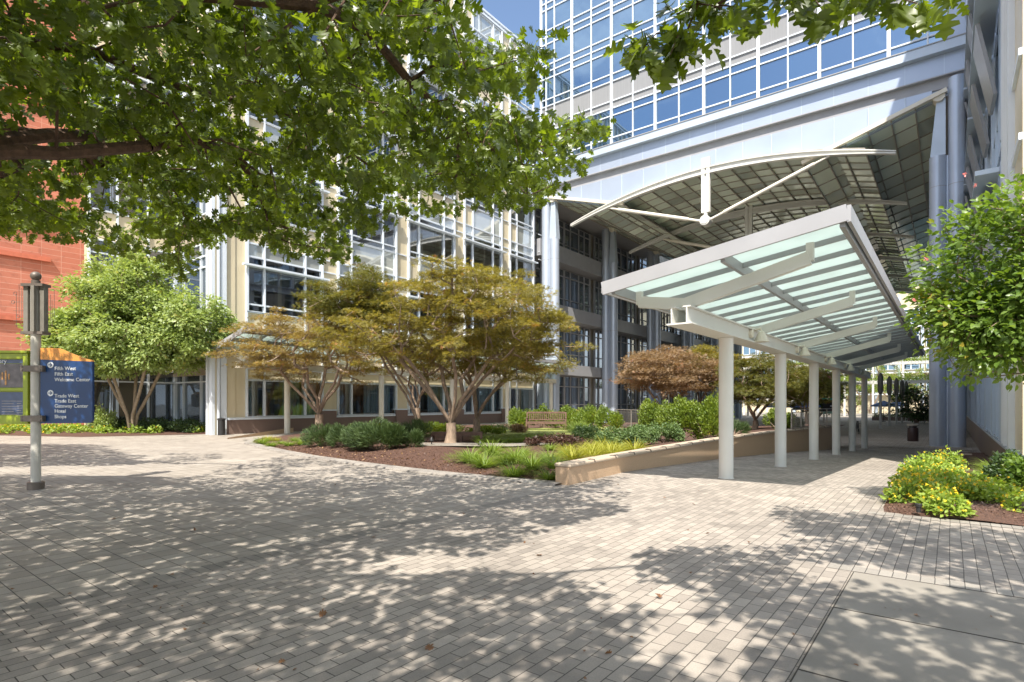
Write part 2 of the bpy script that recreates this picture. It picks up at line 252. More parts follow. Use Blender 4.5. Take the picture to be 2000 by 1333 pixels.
# ------------------------------------------------------------------ mesh builder
COL = SC.collection
def tag(o, label=None, cat=None, group=None, kind=None):
    if label: o['label'] = label
    if cat: o['category'] = cat
    if group: o['group'] = group
    if kind: o['kind'] = kind
    return o
def empty(name, loc=(0, 0, 0), label=None, cat=None, group=None, rz=0.0):
    o = bpy.data.objects.new(name, None); COL.objects.link(o); o.location = loc; o.empty_display_size = 0.2; o.rotation_euler[2] = rz
    return tag(o, label, cat, group)
def wloc(o):
    v = Vector((0, 0, 0))
    while o is not None: v = v + o.location; o = o.parent
    return v
class MB:
    def __init__(s): s.v = []; s.f = []
    def quad(s, a, b, c, d):
        n = len(s.v); s.v += [tuple(a), tuple(b), tuple(c), tuple(d)]; s.f.append((n, n + 1, n + 2, n + 3)); return s
    def poly(s, pts):
        n = len(s.v); s.v += [tuple(p) for p in pts]; s.f.append(tuple(range(n, n + len(pts)))); return s
    def box(s, x0, x1, y0, y1, z0, z1):
        n = len(s.v); s.v += [(x, y, z) for z in (z0, z1) for x, y in ((x0, y0), (x1, y0), (x1, y1), (x0, y1))]
        s.f += [tuple(n + i for i in q) for q in ((3, 2, 1, 0), (4, 5, 6, 7), (0, 1, 5, 4), (1, 2, 6, 5), (2, 3, 7, 6), (3, 0, 4, 7))]; return s
    def hexa(s, b4, t4):
        n = len(s.v); s.v += [tuple(p) for p in list(b4) + list(t4)]
        s.f += [tuple(n + i for i in q) for q in ((3, 2, 1, 0), (4, 5, 6, 7), (0, 1, 5, 4), (1, 2, 6, 5), (2, 3, 7, 6), (3, 0, 4, 7))]; return s
    def bar(s, p, q, w_, h_, up=(0, 0, 1)):
        p = Vector(p); q = Vector(q); d = (q - p).normalized(); u = Vector(up); r = d.cross(u)
        if r.length < 1e-4: r = d.cross(Vector((1, 0, 0)))
        r.normalize(); u = r.cross(d); r = r * (w_ / 2); u = u * (h_ / 2)
        return s.hexa([p - r - u, p + r - u, q + r - u, q - r - u], [p - r + u, p + r + u, q + r + u, q - r + u])
    def tube(s, pts, rad, n=8, cap=True):
        pts = [Vector(p) for p in pts]; rad = rad if hasattr(rad, '__len__') else [rad] * len(pts); base = len(s.v); prev = None
        for i, p in enumerate(pts):
            d = (pts[min(i + 1, len(pts) - 1)] - pts[max(i - 1, 0)]).normalized()
            a = prev if prev is not None else (Vector((1, 0, 0)) if abs(d.x) < 0.8 else Vector((0, 1, 0)))
            x = (a - d * a.dot(d)).normalized(); prev = x; y = d.cross(x)
            for k in range(n):
                an = 2 * PI * k / n; s.v.append(tuple(p + (x * math.cos(an) + y * math.sin(an)) * rad[i]))
        for i in range(len(pts) - 1):
            for k in range(n):
                a = base + i * n + k; b = base + i * n + (k + 1) % n; s.f.append((a, b, b + n, a + n))
        if cap:
            s.f.append(tuple(base + k for k in reversed(range(n)))); s.f.append(tuple(base + (len(pts) - 1) * n + k for k in range(n)))
        return s
    def lathe(s, c, prof, n=24):
        base = len(s.v)
        for r, z in prof:
            for k in range(n): s.v.append((c[0] + r * math.cos(2 * PI * k / n), c[1] + r * math.sin(2 * PI * k / n), c[2] + z))
        for i in range(len(prof) - 1):
            for k in range(n):
                a = base + i * n + k; b = base + i * n + (k + 1) % n; s.f.append((a, b, b + n, a + n))
        s.f.append(tuple(base + k for k in reversed(range(n)))); s.f.append(tuple(base + (len(prof) - 1) * n + k for k in range(n))); return s
    def build(s, name, m, parent=None, smooth=False, bevel=0.0):
        me = bpy.data.meshes.new(name); off = wloc(parent) if parent else Vector((0, 0, 0))
        me.from_pydata([(v[0] - off.x, v[1] - off.y, v[2] - off.z) for v in s.v], [], s.f); me.materials.append(m)
        o = bpy.data.objects.new(name, me); COL.objects.link(o)
        if parent: o.parent = parent
        if smooth:
            me.polygons.foreach_set('use_smooth', [True] * len(me.polygons))
            me.set_sharp_from_angle(angle=R(40))
        if bevel:
            b = o.modifiers.new('bevel', 'BEVEL'); b.width = bevel; b.segments = 2; b.limit_method = 'ANGLE'
        me.update(); return o
def copy_tree(o, parent=None):
    c = o.copy(); COL.objects.link(c)
    if parent: c.parent = parent
    for ch in [x for x in o.children]: copy_tree(ch, c)
    return c

# ------------------------------------------------------------------ leaves
def strip_leaf(st, fold=0.15, curl=0.15):
    v = []; f = []
    for x, hw in st: v += [(x, -hw, fold * hw), (x, 0, -curl * x * x * 0), (x, hw, fold * hw)]
    v = [(a, b, c - curl * a * a) for a, b, c in v]
    for i in range(len(st) - 1):
        for k in (0, 1): a = i * 3 + k; f.append((a, a + 1, a + 4, a + 3))
    return np.array(v, float), f
T_OAK = strip_leaf([(0, .01), (.2, .015), (.26, .20), (.38, .33), (.44, .12), (.52, .40), (.66, .46), (.66, .16), (.78, .30), (.88, .26), (.88, .1), (1, .02)], 0.3, 0.2)
T_ELL = strip_leaf([(0, .01), (.22, .17), (.5, .25), (.78, .16), (1, .005)], 0.3, 0.22)
T_BROAD = strip_leaf([(0, .02), (.3, .28), (.65, .26), (1, .01)], 0.3, 0.2)
T_SIMP = (np.array([(0, 0, 0), (.5, -.26, .05), (1, 0, -.1), (.5, .26, .05)], float), [(0, 1, 2, 3)])
T_BLADE = strip_leaf([(0, .014), (.3, .018), (.6, .016), (.82, .011), (1, .002)], 0.3, 0.62)
T_NEEDLE = strip_leaf([(0, .02), (.5, .055), (1, .005)], 0.3, 0.1)
def star(n=5):
    v = [(0, 0, 0)]; f = []
    for k in range(n):
        a = (k - (n - 1) / 2) * R(52); l = 1.0 - 0.13 * abs(k - (n - 1) / 2); b = len(v)
        for rr, da in ((l * .45, -.26), (l, 0), (l * .45, .26)): v.append((rr * math.cos(a + da), rr * math.sin(a + da), -.12 * rr * rr))
        f.append((0, b, b + 1, b + 2))
    return np.array(v, float), f
T_STAR = star(5)
T_FLOW = (np.array([(math.cos(k * PI / 3) * .5, math.sin(k * PI / 3) * .5, .1 * (k % 2)) for k in range(6)], float), [(0, 1, 2, 3, 4, 5)])
def norm(a): return a / np.maximum(np.linalg.norm(a, axis=1, keepdims=True), 1e-9)
def leaves(name, P, U, N, S, T, m, parent=None, off=None):
    P = np.asarray(P, float); n = len(P); U = norm(U); W = norm(np.cross(N, U)); N = norm(np.cross(U, W)); S = np.asarray(S, float).reshape(-1, 1, 1)
    tv, tf = T; k = len(tv)
    V = P[:, None, :] + S * (tv[None, :, 0:1] * U[:, None, :] + tv[None, :, 1:2] * W[:, None, :] + tv[None, :, 2:3] * N[:, None, :])
    V = V.reshape(-1, 3)
    o_ = wloc(parent) if parent else Vector((0, 0, 0)); V = V - np.array(o_)
    li = np.concatenate([np.array(q) for q in tf]); tot = np.array([len(q) for q in tf])
    L = (li[None, :] + (np.arange(n) * k)[:, None]).ravel(); TT = np.tile(tot, n); ST = np.concatenate([[0], np.cumsum(TT)[:-1]])
    me = bpy.data.meshes.new(name); me.vertices.add(len(V)); me.vertices.foreach_set('co', V.astype(np.float32).ravel())
    me.loops.add(len(L)); me.loops.foreach_set('vertex_index', L.astype(np.int32))
    me.polygons.add(len(TT)); me.polygons.foreach_set('loop_start', ST.astype(np.int32)); me.polygons.foreach_set('loop_total', TT.astype(np.int32))
    me.polygons.foreach_set('use_smooth', np.ones(len(TT), bool))
    me.update(calc_edges=True); me.validate(); me.materials.append(m)
    o = bpy.data.objects.new(name, me); COL.objects.link(o)
    if parent: o.parent = parent
    return o
def branchwork(mb, chain, targets, r0, rmin=0.006, sag=0.0, n=6, bias=0.35, power=0.5, jitter=0.06):
    """grow limbs from the trunk chain (list of (point, radius-floor)) to every target"""
    pts = [Vector(p) for p in chain]; par = [-1] + list(range(len(chain) - 1)); base = Vector(chain[-1])
    A = np.array([list(p) for p in pts], float); tg = sorted([Vector(t) for t in targets], key=lambda t: (t - base).length)
    depth = [0.0] * len(pts)
    for i in range(1, len(pts)): depth[i] = depth[i - 1] + (pts[i] - pts[i - 1]).length
    dl = list(depth)
    for t in tg:
        ta = np.array(t); dd = np.linalg.norm(A - ta, axis=1); cost = dd + bias * np.array(dl)
        cost[:max(0, len(chain) - 3)] += 50
        i = int(np.argmin(cost)); p = pts[i]; L_ = (t - p).length
        if L_ > 0.5:
            mid = p.lerp(t, 0.5) + Vector((rnd.gauss(0, jitter), rnd.gauss(0, jitter), rnd.gauss(0, jitter) - sag)) * L_
            pts.append(mid); par.append(i); dl.append(dl[i] + L_ * .5); A = np.vstack([A, np.array(mid)]); i = len(pts) - 1
        pts.append(t); par.append(i); dl.append(dl[i] + (t - pts[i]).length); A = np.vstack([A, ta])
    wgt = [0.0] * len(pts)
    ischild = set(par)
    for i in range(len(pts) - 1, -1, -1):
        wgt[i] += 1.0 if i not in ischild else 0.15
        if par[i] >= 0: wgt[par[i]] += wgt[i]
    tot = wgt[0]; rad = [max(rmin, r0 * (x / tot) ** power) for x in wgt]
    for i in range(1, len(pts)):
        if par[i] >= 0:
            j = par[i]; rj = min(rad[j], rad[i] * 1.35 + 0.003) if j >= len(chain) - 1 else rad[j]
            mb.tube([pts[j], pts[i]], [rj, rad[i]], n if rad[i] > 0.02 else 4, cap=False)
    return pts, par, rad

# ------------------------------------------------------------------ ground
WALLX = [(9.3, -5.85), (13.5, -6.02), (19, -6.12), (25, -5.85), (33, -4.85), (34.5, -4.6)]
def gz(x, y):
    f = -0.038 * (min(y, 37) - 12) if y > 12 else 0.0
    xb = -6.3 if y < 34 else -6.3 + (-24) * ss(34, 41, y)
    return f * ss(xb - 0.25, xb + 0.15, x)
def sheet(name, x0, x1, y0, y1, m, dz, nx, ny, kind='structure', fn=None):
    mb = MB(); xs = [x0 + (x1 - x0) * i / nx for i in range(nx + 1)]; ys = [y0 + (y1 - y0) * j / ny for j in range(ny + 1)]
    for y in ys:
        for x in xs: mb.v.append((x, y, (fn or gz)(x, y) + dz))
    for j in range(ny):
        for i in range(nx): a = j * (nx + 1) + i; mb.f.append((a, a + 1, a + nx + 2, a + nx + 1))
    o = mb.build(name, m); tag(o, kind=kind); return o
sheet('ground', -600, 600, -300, 900, M['concrete'], -1.25, 4, 4, fn=lambda x, y: 0)
sheet('plaza_paving', -45, -5.8, -30, 9.35, M['tile'], 0, 60, 40)
sheet('back_plaza_paving', -45, -6.4, 9.35, 12, M['tile'], 0, 4, 2)
sheet('edge_course_paving', -5.8, -5.59, -30, 9.35, M['soldier'], 0, 1, 40)
sheet('brick_walkway', -5.59, 3.0, -30, 9.35, M['brick'], 0, 30, 40)
mb = MB()   # sloping walk beyond, following the retaining wall
ys = [9.35 + i * 0.5 for i in range(60)]
for y in ys:
    xl = (interp(WALLX, y) - 0.1) if y < 33.5 else -5.0
    for i in range(11):
        x = xl + (3.0 - xl) * i / 10; mb.v.append((x, y, (-0.038 * (min(y, 37) - 12) if y > 12 else 0)))
for j in range(len(ys) - 1):
    for i in range(10): a = j * 11 + i; mb.f.append((a, a + 1, a + 12, a + 11))
tag(mb.build('sloping_walkway', M['brick']), kind='structure')
sheet('entry_court_paving', -31, -5.0, 33.5, 120, M['tile'], -0.95 - 0.004, 10, 10, fn=lambda x, y: 0)
sheet('far_plaza_paving', -5.0, 3.0, 38.5, 120, M['tile'], -0.95, 10, 10, fn=lambda x, y: 0)
sheet('far_ground', -80, 60, 118, 300, M['concrete'], -0.96, 4, 4, fn=lambda x, y: 0)
sheet('side_plaza_paving', -45, -24, 12, 40, M['tile'], -0.002, 2, 2, fn=lambda x, y: 0)
sheet('concrete_slab', -0.72, 3.0, -8, 6.2, M['concrete'], 0.004, 2, 2)
mb = MB()
for x in (0.55,): mb.box(x, x + .014, -8, 6.2, .0045, .0062)
for y in (2.2, 3.72, 5.02): mb.box(-.72, 3, y, y + .012, .0045, .0066)
mb.box(-.728, -.72, -8, 6.2, .001, .0055); mb.box(-.72, 3, 6.2, 6.212, .001, .0062)
tag(mb.build('slab_joints', M['joint']), kind='structure')
sheet('slab_border_paving', -0.95, 3.0, 6.212, 6.42, M['soldierx'], 0.004, 2, 2)
sheet('bed_border_paving', -0.95, 3.0, 9.58, 9.8, M['soldierx'], 0.004, 2, 2)

# ---- garden bed in the middle
FRONT = [(-24.5, 13.4), (-23.2, 12.2), (-21.8, 11.35), (-19.5, 10.7), (-17.3, 10.15), (-14.8, 9.65), (-12.4, 9.36), (-10.2, 9.22), (-8.6, 9.2), (-7.2, 9.27), (-6.1, 9.42)]
def gard(x, y):
    e = y - interp(FRONT, x)
    return 0.02 + 0.12 * ss(0, 2.5, e) + 0.20 * ss(-8.6, -6.5, x) * ss(0, 2.0, e) + 0.035 * math.sin(x * 1.3 + y) * ss(0, 2, e)
mb = MB(); nx, ny = 70, 46
for j in range(ny + 1):
    for i in range(nx + 1):
        x = -24.5 + (18.9) * i / nx; yf = interp(FRONT, x); y = yf + (37.5 - yf) * (j / ny) ** 1.35
        xx = x
        if y > 9.3:
            wx = interp(WALLX, y) - 0.18; xx = -24.5 + (wx + 24.5) * i / nx
        mb.v.append((xx, y, gard(xx, y)))
for j in range(ny):
    for i in range(nx): a = j * (nx + 1) + i; mb.f.append((a, a + 1, a + nx + 2, a + nx + 1))
tag(mb.build('mulch_bed', M['mulch'], smooth=True), kind='structure')
# paver edging along the bed
mb = MB(); xs = [-24.5 + 18.5 * i / 90 for i in range(91)]
for x in xs: yf = interp(FRONT, x); mb.v += [(x, yf - 0.34, 0.004), (x, yf - 0.33, 0.035), (x, yf + 0.02, 0.045), (x, yf + 0.03, 0.0)]
for i in range(90):
    for k in range(3): a = i * 4 + k; mb.f.append((a, a + 4, a + 5, a + 1))
tag(mb.build('kerb_edging', M['kerb']), kind='structure')
# lawn and small path
LW = [(930, 862), (1000, 855), (1110, 858), (1170, 850), (1215, 838), (1180, 833), (1080, 836), (1000, 838), (935, 845)]
def pxpoly(name, pts, z0, m, kind='structure', dz=0.0, h=0.02):
    w3 = [Z(px, py, z0) for px, py in pts]; mb = MB(); mb.poly([(p.x, p.y, z0 + dz) for p in w3]); return tag(mb.build(name, m), kind=kind)
pxpoly('lawn', LW, 0.182, M['lawn'])
pxpoly('garden_path', [(820, 871), (1000, 872), (1085, 868), (1085, 864), (1000, 866), (820, 865)], 0.186, M['concrete'])
# mulch chips scattered
pts = []
while len(pts) < 9000:
    x = rnd.uniform(-20, -6.3); y = interp(FRONT, x) + abs(rnd.gauss(0, 1.6)); pts.append((x, y, gard(x, y) + 0.012))
P = np.array(pts); n = len(P); U = RS.normal(size=(n, 3)) * [1, 1, .25]; N = RS.normal(size=(n, 3)) * .35 + [0, 0, 1]
tag(leaves('mulch_chips', P, U, N, RS.uniform(.02, .06, n), T_SIMP, M['chip']), kind='stuff')

P = []
while len(P) < 260: x = rnd.uniform(-20, -6.4); y = interp(FRONT, x) + abs(rnd.gauss(0, 2.2)); P.append((x, y, gard(x, y) + .03))
n = len(P); tag(leaves('leaf_litter', P, RS.normal(size=(n, 3)) * [1, 1, .3], RS.normal(size=(n, 3)) * .4 + [0, 0, 1], RS.uniform(.04, .09, n), T_ELL, leafmat('litter_leaf', (0.25, .13, .06), (.40, .26, .14), .1)), kind='stuff')
# ---- low granite wall with skate stops
t = empty('retaining_wall', (-5.85, 9.4, 0), 'low curving tan granite seat wall with rounded cap holding back the planting bed', 'wall')
def wallstrip(o0, o1, za, zb, bot=None):
    mb = MB(); ysw = [9.33 + (34.2 - 9.33) * i / 60 for i in range(61)]
    for y in ysw:
        x = interp(WALLX, y); g_ = gz(3, y) - 0.1 if bot is None else bot
        mb.v += [(x + o0, y, g_ if za is None else za), (x + o1, y, g_ if za is None else za), (x + o1, y, zb), (x + o0, y, zb)]
    for i in range(60):
        a = i * 4
        for k in range(4): mb.f.append((a + k, a + (k + 1) % 4, a + 4 + (k + 1) % 4, a + 4 + k))
    mb.f.append((0, 3, 2, 1)); b = 240; mb.f.append((b, b + 1, b + 2, b + 3)); return mb
wallstrip(-0.30, 0.0, None, 0.335).build('wall_face', M['tan'], t)
cap = wallstrip(-0.34, 0.045, 0.337, 0.415).build('cap', M['tancap'], t, bevel=0.03)
for k in range(24):
    y = 10.3 + k * 1.02; x = interp(WALLX, y); mb = MB()
    mb.tube([(x - .1, y, .41), (x - .05, y + .02, .428), (x + .045, y + .03, .425), (x + .062, y + .03, .37)], .010, 6); mb.build('skate_stop', M['clip'], t, smooth=True)
t2 = empty('kerb_stub_wall', (-21.5, 13.6, 0), 'short low tan stone kerb wall lying in front of the far left facade', 'wall')
a = Z(444, 858); b = Z(560, 846); c = b + Vector((-.5, .5, 0))
MB().hexa([a, b, b + Vector((-.35, .6, 0)), a + Vector((-.35, .5, 0))], [a + Vector((0, 0, .06)), b + Vector((0, 0, .24)), b + Vector((-.35, .6, .24)), a + Vector((-.35, .5, .06))]).build('stone', M['tan'], t2, bevel=.02)

# ---- right flower bed
BX = -0.82
mb = MB()
for j in range(40):
    for i in range(9):
        x = BX + (1.19 - BX) * i / 8; y = 9.8 + 24 * j / 39; e = min(x - BX, y - 9.8)
        mb.v.append((x, y, gz(3, y) + 0.01 + 0.1 * ss(0, .7, e) + 0.02 * math.sin(3 * x + 2 * y)))
for j in range(39):
    for i in range(8): a = j * 9 + i; mb.f.append((a, a + 1, a + 10, a + 9))
tag(mb.build('flower_bed_mulch', M['mulch'], smooth=True), kind='structure')
P = np.array([(rnd.uniform(BX + .05, 1.2), 9.8 + abs(rnd.gauss(0, 1.3)), 0) for _ in range(2500)]); P[:, 2] = [0.02 + 0.1 * ss(0, .7, min(p[0] - BX, p[1] - 9.8)) for p in P]; n = len(P)
tag(leaves('bark_chips', P, RS.normal(size=(n, 3)) * [1, 1, .25], RS.normal(size=(n, 3)) * .35 + [0, 0, 1], RS.uniform(.015, .045, n), T_SIMP, M['chip']), kind='stuff')
# left flower strip soil
mb = MB(); E0 = [Z(px, py, 0) for px, py in ((-120, 850), (0, 851), (160, 854), (300, 851), (420, 848), (470, 846))]
for p in E0: mb.v += [(p.x, p.y, 0.01), (p.x - 1.6, p.y + 1.2, 0.14), (p.x - 7, p.y + 5, 0.14)]
for i in range(len(E0) - 1):
    for k in (0, 1): a = i * 3 + k; mb.f.append((a, a + 3, a + 4, a + 1))
tag(mb.build('border_bed_mulch', M['mulch']), kind='structure')

# ------------------------------------------------------------------ facade machinery
def pt(ax, pl, u, z, o=0.0, n=1):
    return (pl + n * o, u, z) if ax == 'X' else (u, pl + n * o, z)
def abox(mb, ax, pl, n, u0, u1, z0, z1, o0, o1):
    a, b = sorted((pl + n * o0, pl + n * o1))
    if ax == 'X': mb.box(a, b, u0, u1, z0, z1)
    else: mb.box(u0, u1, a, b, z0, z1)
def window(par, ax, pl, n, us, zs, glass, frame, fw=0.06, fd=0.10, thick=None, name='window', opaque=None, sp=None, inset=0.0):
    """glass cells between us x zs with a frame sub-part; opaque: function(i,j) -> material for solid cells"""
    g = MB(); f = MB(); solids = {}
    for i in range(len(us) - 1):
        for j in range(len(zs) - 1):
            mm = opaque(i, j) if opaque else None
            tgt = g if mm is None else solids.setdefault(mm.name, (mm, MB()))[1]
            j4 = [rnd.uniform(-.004, .004) for _ in range(3)] if mm is None else [0, 0, 0]
            q = [pt(ax, pl, us[i] , zs[j], inset + j4[0], n), pt(ax, pl, us[i + 1], zs[j], inset + j4[1], n), pt(ax, pl, us[i + 1], zs[j + 1], inset + j4[2] + j4[1] - j4[0] * 0 - j4[0] + j4[0], n), pt(ax, pl, us[i], zs[j + 1], inset + j4[2] + j4[0] * 0, n)]
            # keep the quad planar
            q[2] = tuple(Vector(q[1]) + Vector(q[3]) - Vector(q[0]))
            tgt.quad(*q)
    e_ = .0015
    for k, u in enumerate(us):
        w_ = fw if not thick or k not in thick else thick[k]
        a_ = u + e_ if k == 0 else u - w_ / 2; b_ = u - e_ if k == len(us) - 1 else u + w_ / 2
        abox(f, ax, pl, n, a_, b_, zs[0] + e_, zs[-1] - e_, inset - .05, inset + fd + (0.03 if thick and k in thick else 0))
    for k, z in enumerate(zs):
        a_ = z + e_ * 2 if k == 0 else z - fw / 2; b_ = z - e_ * 2 if k == len(zs) - 1 else z + fw / 2
        abox(f, ax, pl, n, us[0] + e_ * 2, us[-1] - e_ * 2, a_, b_, inset - .045, inset + fd - .02)
    if g.v: wo = g.build(name, glass, par)
    else: wo = empty(name, (0, 0, 0)); wo.parent = par
    f.build('frame', frame, wo)
    for mm, mbb in solids.values(): mbb.build('infill_panel', mm, wo)
    return wo

# ------------------------------------------------------------------ left office wing (plane X = -29)
LX = -29.0; LH = 32.4
t = empty('office_wing', (LX, 27, 0), 'tall office wing of beige panels and pale blue window grid behind the maples', 'building')
y0 = 13.7; bay = 5.55; starts = [14.75 + bay * k for k in range(5)]; yend = 41.3
zt = [9.95]  # storeys
shades = [8.75 + 5.1 * k for k in range(5)]
wallm = MB()
for k, sY in enumerate([starts[0] - bay] + starts):
    a = max(y0, sY + 4.55 if k else y0); b = sY + bay if k else starts[0]
    if b > yend: b = yend
    if a < b: abox(wallm, 'X', LX, 1, a, b, 0.75, LH, -.3, 0.0)
abox(wallm, 'X', LX, 1, y0, yend, LH - 3.0, LH, -.5, -.31)
wallm.build('wall', M['beige'], t)
mb = MB(); abox(mb, 'X', LX, 1, 13.75, 41.2, 0, 0.72, -.4, 0.10); mb.build('plinth', M['granite'], t)
mb = MB(); abox(mb, 'X', LX, 1, 13.75, 41.2, 0.725, 0.84, -.2, 0.16); mb.build('sill', M['mull'], t)
for sY in starts[1:]:
    mb = MB(); abox(mb, 'X', LX, 1, sY - 1.15, sY - .2, 0, 1.12, .11, .26); mb.build('granite_pier', M['granite'], t)
    mb = MB(); abox(mb, 'X', LX, 1, sY - 1.18, sY - .17, 1.125, 1.2, .0, .29); mb.build('pier_cap', M['mull'], t)
for k, sY in enumerate(starts):
    e = min(sY + 4.55, yend); us = [u for u in (sY, sY + 1.0, sY + 3.42, sY + 4.55) if u <= e + .01]
    window(t, 'X', LX, 1, us, [0.86, 2.78], M['glass'], M['mull'], 0.08, 0.12, {0: .14, len(us) - 1: .14}, inset=.02)
    window(t, 'X', LX, 1, us, [2.80, 3.4, 5.0, 6.35], M['glass'], M['mull'], 0.07, 0.10, {0: .14, len(us) - 1: .14}, opaque=lambda i, j: M['beige'], name='spandrel_panel', inset=.02)
    for q, s_ in enumerate(shades):
        zs = [s_ - 2.38, s_ - 2.0, s_, s_ + .5, s_ + 1.2, min(s_ + 2.70, LH - .05)]
        op = (lambda i, j: M['beige'] if j == 4 and i == 0 or (j == 4 and (k + q) % 3 == 0) else (M['fritted'] if j in (3, 4) else None))
        if q == 4: zs = [s_ - 2.38, s_ - 2.0, s_, s_ + .5, s_ + 1.2, s_ + 2.7]
        window(t, 'X', LX, 1, us, zs, M['glass'], M['mull'], 0.08, 0.12, {0: .22, len(us) - 1: .22}, opaque=op, inset=.02)
        mb = MB(); abox(mb, 'X', LX, 1, us[0] - .25, us[-1] + .25, s_ - .05, s_ + .05, .16, .42); mb.build('sunshade', M['mull'], t)
    # strips dividing the solid panels between bays
    mb = MB(); pe = min(sY + bay, yend)
    for s_ in shades:
        for dz in (-2.38, .5, 1.2): mb = MB(); abox(mb, 'X', LX, 1, sY + 4.66, pe - .1, s_ + dz - .035, s_ + dz + .035, 0.002, .07); mb.build('panel_joint', M['mull'], t)
    for z in (2.8, 3.4): mb = MB(); abox(mb, 'X', LX, 1, sY + 4.66, pe - .1, z - .035, z + .035, 0.002, .07); mb.build('panel_joint', M['mull'], t)
zr = 8.75 + 5.1 * 4 + 2.75
mb = MB()
for u in np.arange(y0, yend, 1.38): abox(mb, 'X', LX, 1, u - .05, u + .05, zr + .1, LH, 0, .12)
for z in (zr + .1, LH - .06): abox(mb, 'X', LX, 1, y0, yend, z - .08, z + .08, 0, .16)
mb.build('parapet_rail', M['mull'], t)
mb = MB(); abox(mb, 'X', LX, 1, y0, yend, zr, LH - .1, -.28, 0.002); mb.build('parapet', M['panel'], t)
mb = MB(); mb.box(-46, LX - .3, 13.7, 41.3, LH - .3, LH - .12); mb.build('roof', M['grey'], t)
mb = MB(); mb.box(-46, -37, 13.7, 41.3, 0, LH - .32); mb.build('rear_wall', M['room'], t)
mb = MB()
for z in [3.3, 6.2 + .0] + [s_ + 2.0 for s_ in shades]: mb.box(-37, LX - .31, 14.0, 41.2, z - .2, z + .2)
mb.build('floor_slab', M['slabm'], t)
rng = random.Random(3)
for k, sY in enumerate(starts):
    for (a, b) in ((.1, .75), (3.5, 4.4), (2.3, 3.35)):
        if sY + b > 41: continue
        mb = MB(); n_ = 12
        for i in range(n_ + 1):
            y = sY + a + (b - a) * i / n_; x = LX - .45 + .05 * math.sin(i * 2.2); mb.v += [(x, y, .8), (x, y, 2.95)]
        for i in range(n_): q = i * 2; mb.f.append((q, q + 2, q + 3, q + 1))
        mb.build('curtain', M['curtain'], t)
# interior columns and ceiling strips behind the upper glass
mb = MB()
for k in range(10): mb.box(-32.3, -31.9, 15.5 + k * 2.7, 15.75 + k * 2.7, .8, LH - .5)
mb.build('inner_column', M['beige'], t)
# corner pilaster
mb = MB(); mb.box(LX - .5, LX + .05, 13.165, 14.2, 0, LH); mb.build('corner_panel', M['beige'], t); mb = MB(); mb.box(LX - .12, LX + .12, 13.0, 13.16, 0, LH); mb.build('corner_pilaster', M['mull'], t); mb = MB(); mb.box(LX - .52, LX - .36, 13.0, 13.16, 0, LH); mb.build('corner_pilaster', M['mull'], t); mb = MB(); mb.box(LX + .0, LX + .22, 13.28, 13.36, 0, LH); mb.box(LX + .051, LX + .16, 13.42, 13.72, 0, LH); mb.build('corner_pilaster', M['mull'], t)
# recessed part: return wall (Y=13) and recess wall (X=-33)
mb = MB(); mb.box(-36, LX - .5, 14.2, 14.5, .0, LH); mb.build('return_wall', M['beige'], t)
mb = MB(); mb.box(-36.3, -36.0, 9.8, 14.2, 0, LH); mb.hexa([(-36.3, 9.8, 0), (-36.3, 10.1, 0), (-44.5, 13.0, 0), (-44.5, 12.7, 0)], [(-36.3, 9.8, LH), (-36.3, 10.1, LH), (-44.5, 13.0, LH), (-44.5, 12.7, LH)]); mb.build('recess_wall', M['beige'], t)
RZ = [.35, 2.75, 3.4, 6.1, 6.75, 9.0, 9.6, 10.3, 11.9, 14.1, 14.7, 15.4, 17.0, 19.2, 19.8, 20.5, 22.1, 24.3]
opr = lambda i, j: M['beige'] if j in (2, 7, 11, 15) else None
gl_in = M['darkglass']
for z0_, z1_ in ((0, 3), (3, 8), (8, 12), (12, 16)):
    zz = RZ[z0_:z1_ + 1]
    window(t, 'Y', 14.18, -1, [-35.9, -34.8, -32.6, -30.4], zz, gl_in, M['mull'], .08, .12, {0: .16, 3: .2}, opaque=lambda i, j, z0_=z0_: opr(i, j + z0_))
    window(t, 'X', -35.98, 1, [9.85, 11.2, 12.7, 14.1], zz, gl_in, M['mull'], .08, .12, {0: .2, 3: .16}, opaque=lambda i, j, z0_=z0_: opr(i, j + z0_))
mb = MB(); mb.lathe((LX + .5, 13.3, 0), [(.17, 0), (.17, .75), (.2, .76), (.2, .82), (.02, .86)], 14)
tag(mb.build('litter_bin', M['black'], smooth=True), 'small dark litter bin at the foot of the white corner pilaster', 'litter bin')

# ------------------------------------------------------------------ red brick building
t = empty('red_brick_building', (-43, 0, 0), 'red brick building with projecting brick bands at the far left edge', 'building')
mb = MB(); mb.box(-60, -43.0, -25, 12.2, 0, 36); mb.build('wall', M['red'], t)
mb = MB(); mb.box(-43.2, -42.9, 12.0, 12.3, 0, 36.05); mb.build('corner_trim', M['redstone'], t)
for z in (6.5, 10.2, 12.2, 13.6, 19.5, 26):
    mb = MB(); mb.box(-42.998, -42.8, -25, 9.9, z - .13, z + .13); mb.build('brick_band', M['redstone'], t)
mb = MB(); mb.box(-60, -42.7, -25, 11.8, 36.06, 36.6); mb.build('cornice', M['redstone'], t)

